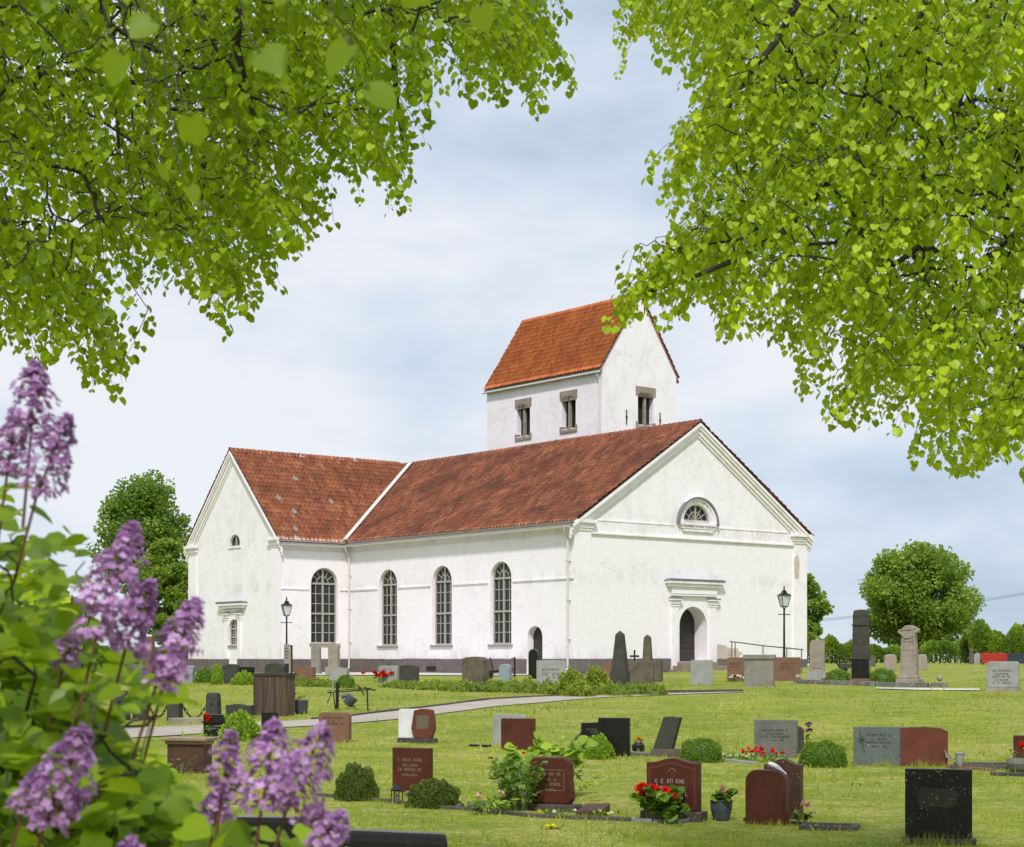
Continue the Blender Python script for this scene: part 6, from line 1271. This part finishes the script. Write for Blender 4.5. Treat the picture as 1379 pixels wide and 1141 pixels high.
    if near:
        Pn, Tn, Nn, Sn = [], [], [], []; q = MB()
        for (px, py, d, sz_, ang) in near:
            p = at(px, py, d); Pn.append(tuple(p - Vector(off))); a = radians(ang); Tn.append((sin(a) * .7, r_.normal(0, .3), -cos(a))); Nn.append((r_.normal(0, .35), -.75, .6)); Sn.append(sz_)
            q.tube([p - Vector(off), p - Vector(off) + Vector((-.03, .02, .05)), p - Vector(off) + Vector((-.06, .05, .22)), p - Vector(off) + Vector((-.12, .12, .6))], [.0012, .0014, .002, .003], 4)
        leaf_obj('near_leaves', M['lime_leaf'], root, np.array(Pn), np.array(Tn), np.array(Nn), np.array(Sn), HEART, rnd=np.full(len(Pn), .22)); q.build('near_twigs', M['twig'], root)
    return root
LP = [(-90, 505), (0, 480), (60, 492), (100, 515), (140, 540), (172, 528), (178, 495), (150, 440), (195, 408), (240, 400), (290, 420), (318, 458), (340, 425), (396, 424), (392, 395), (372, 362), (432, 322), (478, 265), (520, 290), (580, 260), (586, 180), (590, 95), (625, 122), (660, 146), (712, 158), (780, 114), (764, 50), (764, -90), (-90, -90)]
near = [(352, 72, 3.1, .072, 55), (472, 62, 3.2, .072, -50), (258, 158, 3.6, .062, 15), (498, 122, 3.2, .062, 65), (222, 222, 5.0, .055, 0), (165, 75, 3.1, .06, -35), (648, 10, 4.2, .065, 20), (255, 252, 5.0, .05, 40), (60, -30, 3.0, .06, 50), (300, -35, 3.0, .07, 60), (415, -30, 3.0, .08, -60), (565, -25, 3.3, .06, -40), (205, 30, 3.6, .06, -60)]
lime_tree('lime tree on the left whose leafy branches hang in from the upper left', LP, [(200, 200, 22), (85, 195, 16), (70, 290, 18), (270, 290, 15), (440, 160, 14), (150, 170, 16), (410, 190, 16), (180, 130, 12), (250, 110, 14)], 1330, (10.0, 15.0), .057, 'lime_leaf', 21,
          [(-7.4, 11.5, gz(-7.4, 11.5) - .2), (-7.3, 11.5, 3.0), (-7.0, 11.4, 5.5), (-6.6, 11.6, 7.6), (-6.2, 11.8, 9.2)], (450, (-9.5, .1), (5.5, 15.5), (7.1, 10.5)), near, shade_sprays=(150, (-5.5, 1.8), (-3.5, 2.8), (6.4, 9.5)),
          forced=[[at(110, -60, 11), at(150, 40, 11.2), at(158, 130, 11.4), at(160, 200, 11.5)], [at(335, -60, 10), at(318, 60, 10.3), at(335, 130, 10.5), at(350, 180, 10.6)], [at(130, -80, 12), at(95, 10, 12), at(60, 60, 12.2), at(10, 110, 12.4)], [at(520, -60, 12), at(530, 60, 12.2), at(535, 140, 12.4), at(545, 200, 12.5)]])
RP = [(850, -90), (838, 0), (816, 74), (840, 78), (870, 66), (900, 82), (915, 118), (905, 165), (900, 200), (868, 245), (896, 285), (884, 312), (902, 345), (905, 362), (862, 385), (840, 408), (842, 420), (875, 418), (905, 430), (960, 420), (975, 460), (1040, 458), (1080, 485), (1066, 530), (1108, 535), (1115, 590), (1160, 575), (1212, 590), (1222, 625), (1262, 622), (1300, 640), (1460, 640), (1460, -90)]
lime_tree('lime tree on the right whose bright crown fills the upper right', RP, [(1345, 430, 22), (1265, 330, 14), (1030, 370, 16), (1290, 400, 18), (1150, 75, 14), (1290, 460, 20), (1355, 500, 22), (1060, 420, 12), (1350, 30, 14)], 1600, (11.5, 17), .060, 'lime_leaf_r', 33,
          [(8.6, 15.5, gz(8.6, 15.5) - .2), (8.5, 15.5, 3.2), (8.2, 15.3, 6.0), (7.6, 15.0, 8.5), (7.2, 14.8, 10.2)], (420, (.8, 11.5), (9.5, 19), (8.2, 12.5)), must=[(818, 436), (826, 430), (838, 434), (850, 408), (862, 388), (880, 376), (896, 396), (905, 438), (890, 432), (876, 418), (915, 420)],
          forced=[[at(1262, -30, 13), at(1225, 60, 13.2), at(1188, 120, 13.4), at(1165, 190, 13.5), at(1140, 240, 13.6)], [at(1340, -40, 14), at(1325, 50, 14.1), at(1300, 110, 14.2), at(1285, 180, 14.4)], [at(1150, 160, 13), at(1110, 250, 12.8), at(1060, 310, 12.6), at(990, 350, 12.3), at(930, 375, 12.1), at(870, 395, 12)], [at(1090, -30, 12.5), at(1050, 50, 12.4), at(1010, 100, 12.3), at(980, 150, 12.2)], [at(1130, 60, 15), at(1085, 170, 14.8), at(1075, 260, 14.6)]])

# ------------------------------------------------------------------ lilac in the left foreground
def lilac():
    r_ = np.random.default_rng(5); base = Vector((-1.25, 4.3, gz(-1.25, 4.3) - .05)); root = empty('lilac_bush', base); tag(root, 'lilac bush with purple flower panicles filling the lower left foreground', 'shrub'); off = np.array(base)
    zones = [([(-60, 640), (30, 655), (60, 700), (118, 722), (112, 780), (118, 830), (140, 870), (200, 895), (238, 925), (228, 950), (150, 965), (120, 1000), (200, 1030), (240, 1060), (270, 1095), (340, 1115), (400, 1125), (480, 1150), (480, 1230), (-60, 1230)], 620, (3.2, 4.4), .058, 'lilac_leaf', HEART),
             ([(-60, 760), (70, 790), (100, 850), (120, 880), (100, 940), (130, 990), (215, 1020), (240, 1060), (275, 1100), (330, 1240), (-60, 1240)], 3600, (4.3, 6.6), .055, 'lilac_leaf2', HEART),
             ([(-60, 800), (60, 840), (130, 980), (190, 1030), (235, 1070), (290, 1240), (-60, 1240)], 1300, (4.0, 5.4), .075, 'lilac_leaf', HEART)]
    nodes = []
    for zi, (poly, n, dr, size, m, tpl) in enumerate(zones):
        P = []; pa = np.array(poly, float); lo, hi = pa.min(0), pa.max(0)
        while len(P) < n:
            p = r_.uniform(lo, hi, (200, 2)); p = p[inpoly(p, pa)]; nn = np.sin(p[:, 0] * .045 + zi) * np.sin(p[:, 1] * .052 + 1); p = p[r_.random(len(p)) < .7 + .4 * nn]
            P += [tuple(at(a, b, dr[0] + (dr[1] - dr[0]) * r_.random())) for a, b in p]
        P = np.array(P[:n]); az = r_.random(n) * 2 * pi; tip = np.stack([np.cos(az), np.sin(az) * .7, -.45 + .6 * r_.random(n)], -1); nor = np.stack([r_.normal(0, .5, n), -.45 + r_.normal(0, .4, n), np.ones(n) * .9], -1)
        leaf_obj(('leaves', 'inner_leaves', 'lower_leaves')[zi], M[m], root, P - off, tip, nor, size * (.65 + .6 * r_.random(n)), tpl, wid=1.05)
        nodes += [tuple(p - off + np.array([0, .02, -.04])) for p in P[::9 if zi else 5]]
    pan = [(42, 590, 48, 488, 70, 3.55), (10, 640, 22, 560, 60, 3.6), (50, 668, 92, 560, 62, 3.35), (128, 868, 182, 706, 88, 3.3), (168, 880, 204, 782, 50, 3.35), (212, 920, 268, 808, 66, 3.4), (60, 1112, 116, 980, 90, 3.1), (30, 1100, 60, 1040, 50, 3.2), (300, 1068, 312, 985, 48, 3.35), (352, 1095, 372, 972, 84, 3.3), (385, 1095, 438, 978, 78, 3.25), (428, 1150, 462, 1095, 52, 3.1), (165, 1190, 180, 1128, 50, 3.0), (84, 905, 100, 852, 40, 3.7), (425, 1108, 430, 1086, 30, 3.4), (220, 925, 236, 882, 34, 3.5), (290, 1105, 300, 1062, 40, 3.6)]
    for i, (bx, by, tx, ty, wpx, d) in enumerate(pan):
        b, t = at(bx, by, d), at(tx, ty, d - .05 + .1 * r_.random()); ax = (t - b); L_ = ax.length; R_ = wpx / 2 / FPX * d * 1.0; n = int(235 * L_ / .17 * (R_ / .055) ** .9) + 80; pn = empty('flower_panicle', b - base); pn.parent = root
        A = np.array(ax.normalized()); X = nrm(np.cross(A, [0, 1., .1])); Y = np.cross(A, X); u = r_.random(n) ** .9; an = r_.random(n) * 2 * pi
        lob = 1 + .22 * np.sin(an * 3 + u * 9 + i) + .15 * np.sin(u * 21 + an); pr = R_ * np.clip(np.sin(pi * np.clip(u * .86 + .12, 0, 1)) ** .55 * (1.15 - .62 * u), .12, 1) * lob * (.55 + .45 * r_.random(n) ** .5)
        c = A * (u * L_)[:, None] + (X * np.cos(an)[:, None] + Y * np.sin(an)[:, None]) * pr[:, None]; o = nrm(c - A * (u * L_ - .02)[:, None] + A * .02 + r_.normal(0, .012, (n, 3)))
        e1 = nrm(np.cross(o, r_.normal(size=(n, 3)))); e2 = np.cross(o, e1); cc = np.repeat(c, 4, 0); a4 = np.tile(np.arange(4) * pi / 2, n); tipd = np.repeat(e1, 4, 0) * np.cos(a4)[:, None] + np.repeat(e2, 4, 0) * np.sin(a4)[:, None] + np.repeat(o, 4, 0) * .35
        leaf_obj('florets', M['floret'], pn, cc, tipd, np.repeat(o, 4, 0), np.repeat(.0092 * (.75 + .5 * r_.random(n)), 4), OVAL, rnd=np.repeat(np.clip(r_.random(n) * .9 + (.15 if i % 2 else -.1), 0, 1), 4), wid=1.9)
        q = MB(); ba, bt = Vector((0, 0, 0)), ax * .93; q.tube([ba - ax.normalized() * .1 - Vector((.01, 0, .08)), ba, ba.lerp(bt, .5), bt], [.0035, .003, .0022, .0012], 5)
        for k in range(26): uu = .05 + .85 * r_.random(); an_ = r_.random() * 2 * pi; dr_ = Vector(X) * cos(an_) + Vector(Y) * sin(an_); q.tube([ax * uu, ax * (uu + .05) + dr_ * R_ * .75 * (1 - .6 * uu)], [.0014, .0008], 4)
        q.build('flower_stem', M['rust_leaf'], pn); nodes.append(tuple(b - base - ax.normalized() * .1 - Vector((.01, 0, .08))))
    P_, par, rad = tree_graph(nodes, [(0, 0, 0), (.02, -.05, .35), (0, -.12, .7), (-.05, -.2, 1.0)], .4, .0016, 2.4); mb = MB(); graph_mesh(mb, P_, par, np.minimum(rad, .02), range(1, len(P_)), .06, 4); mb.build('branches', M['bark'], root)
lilac()
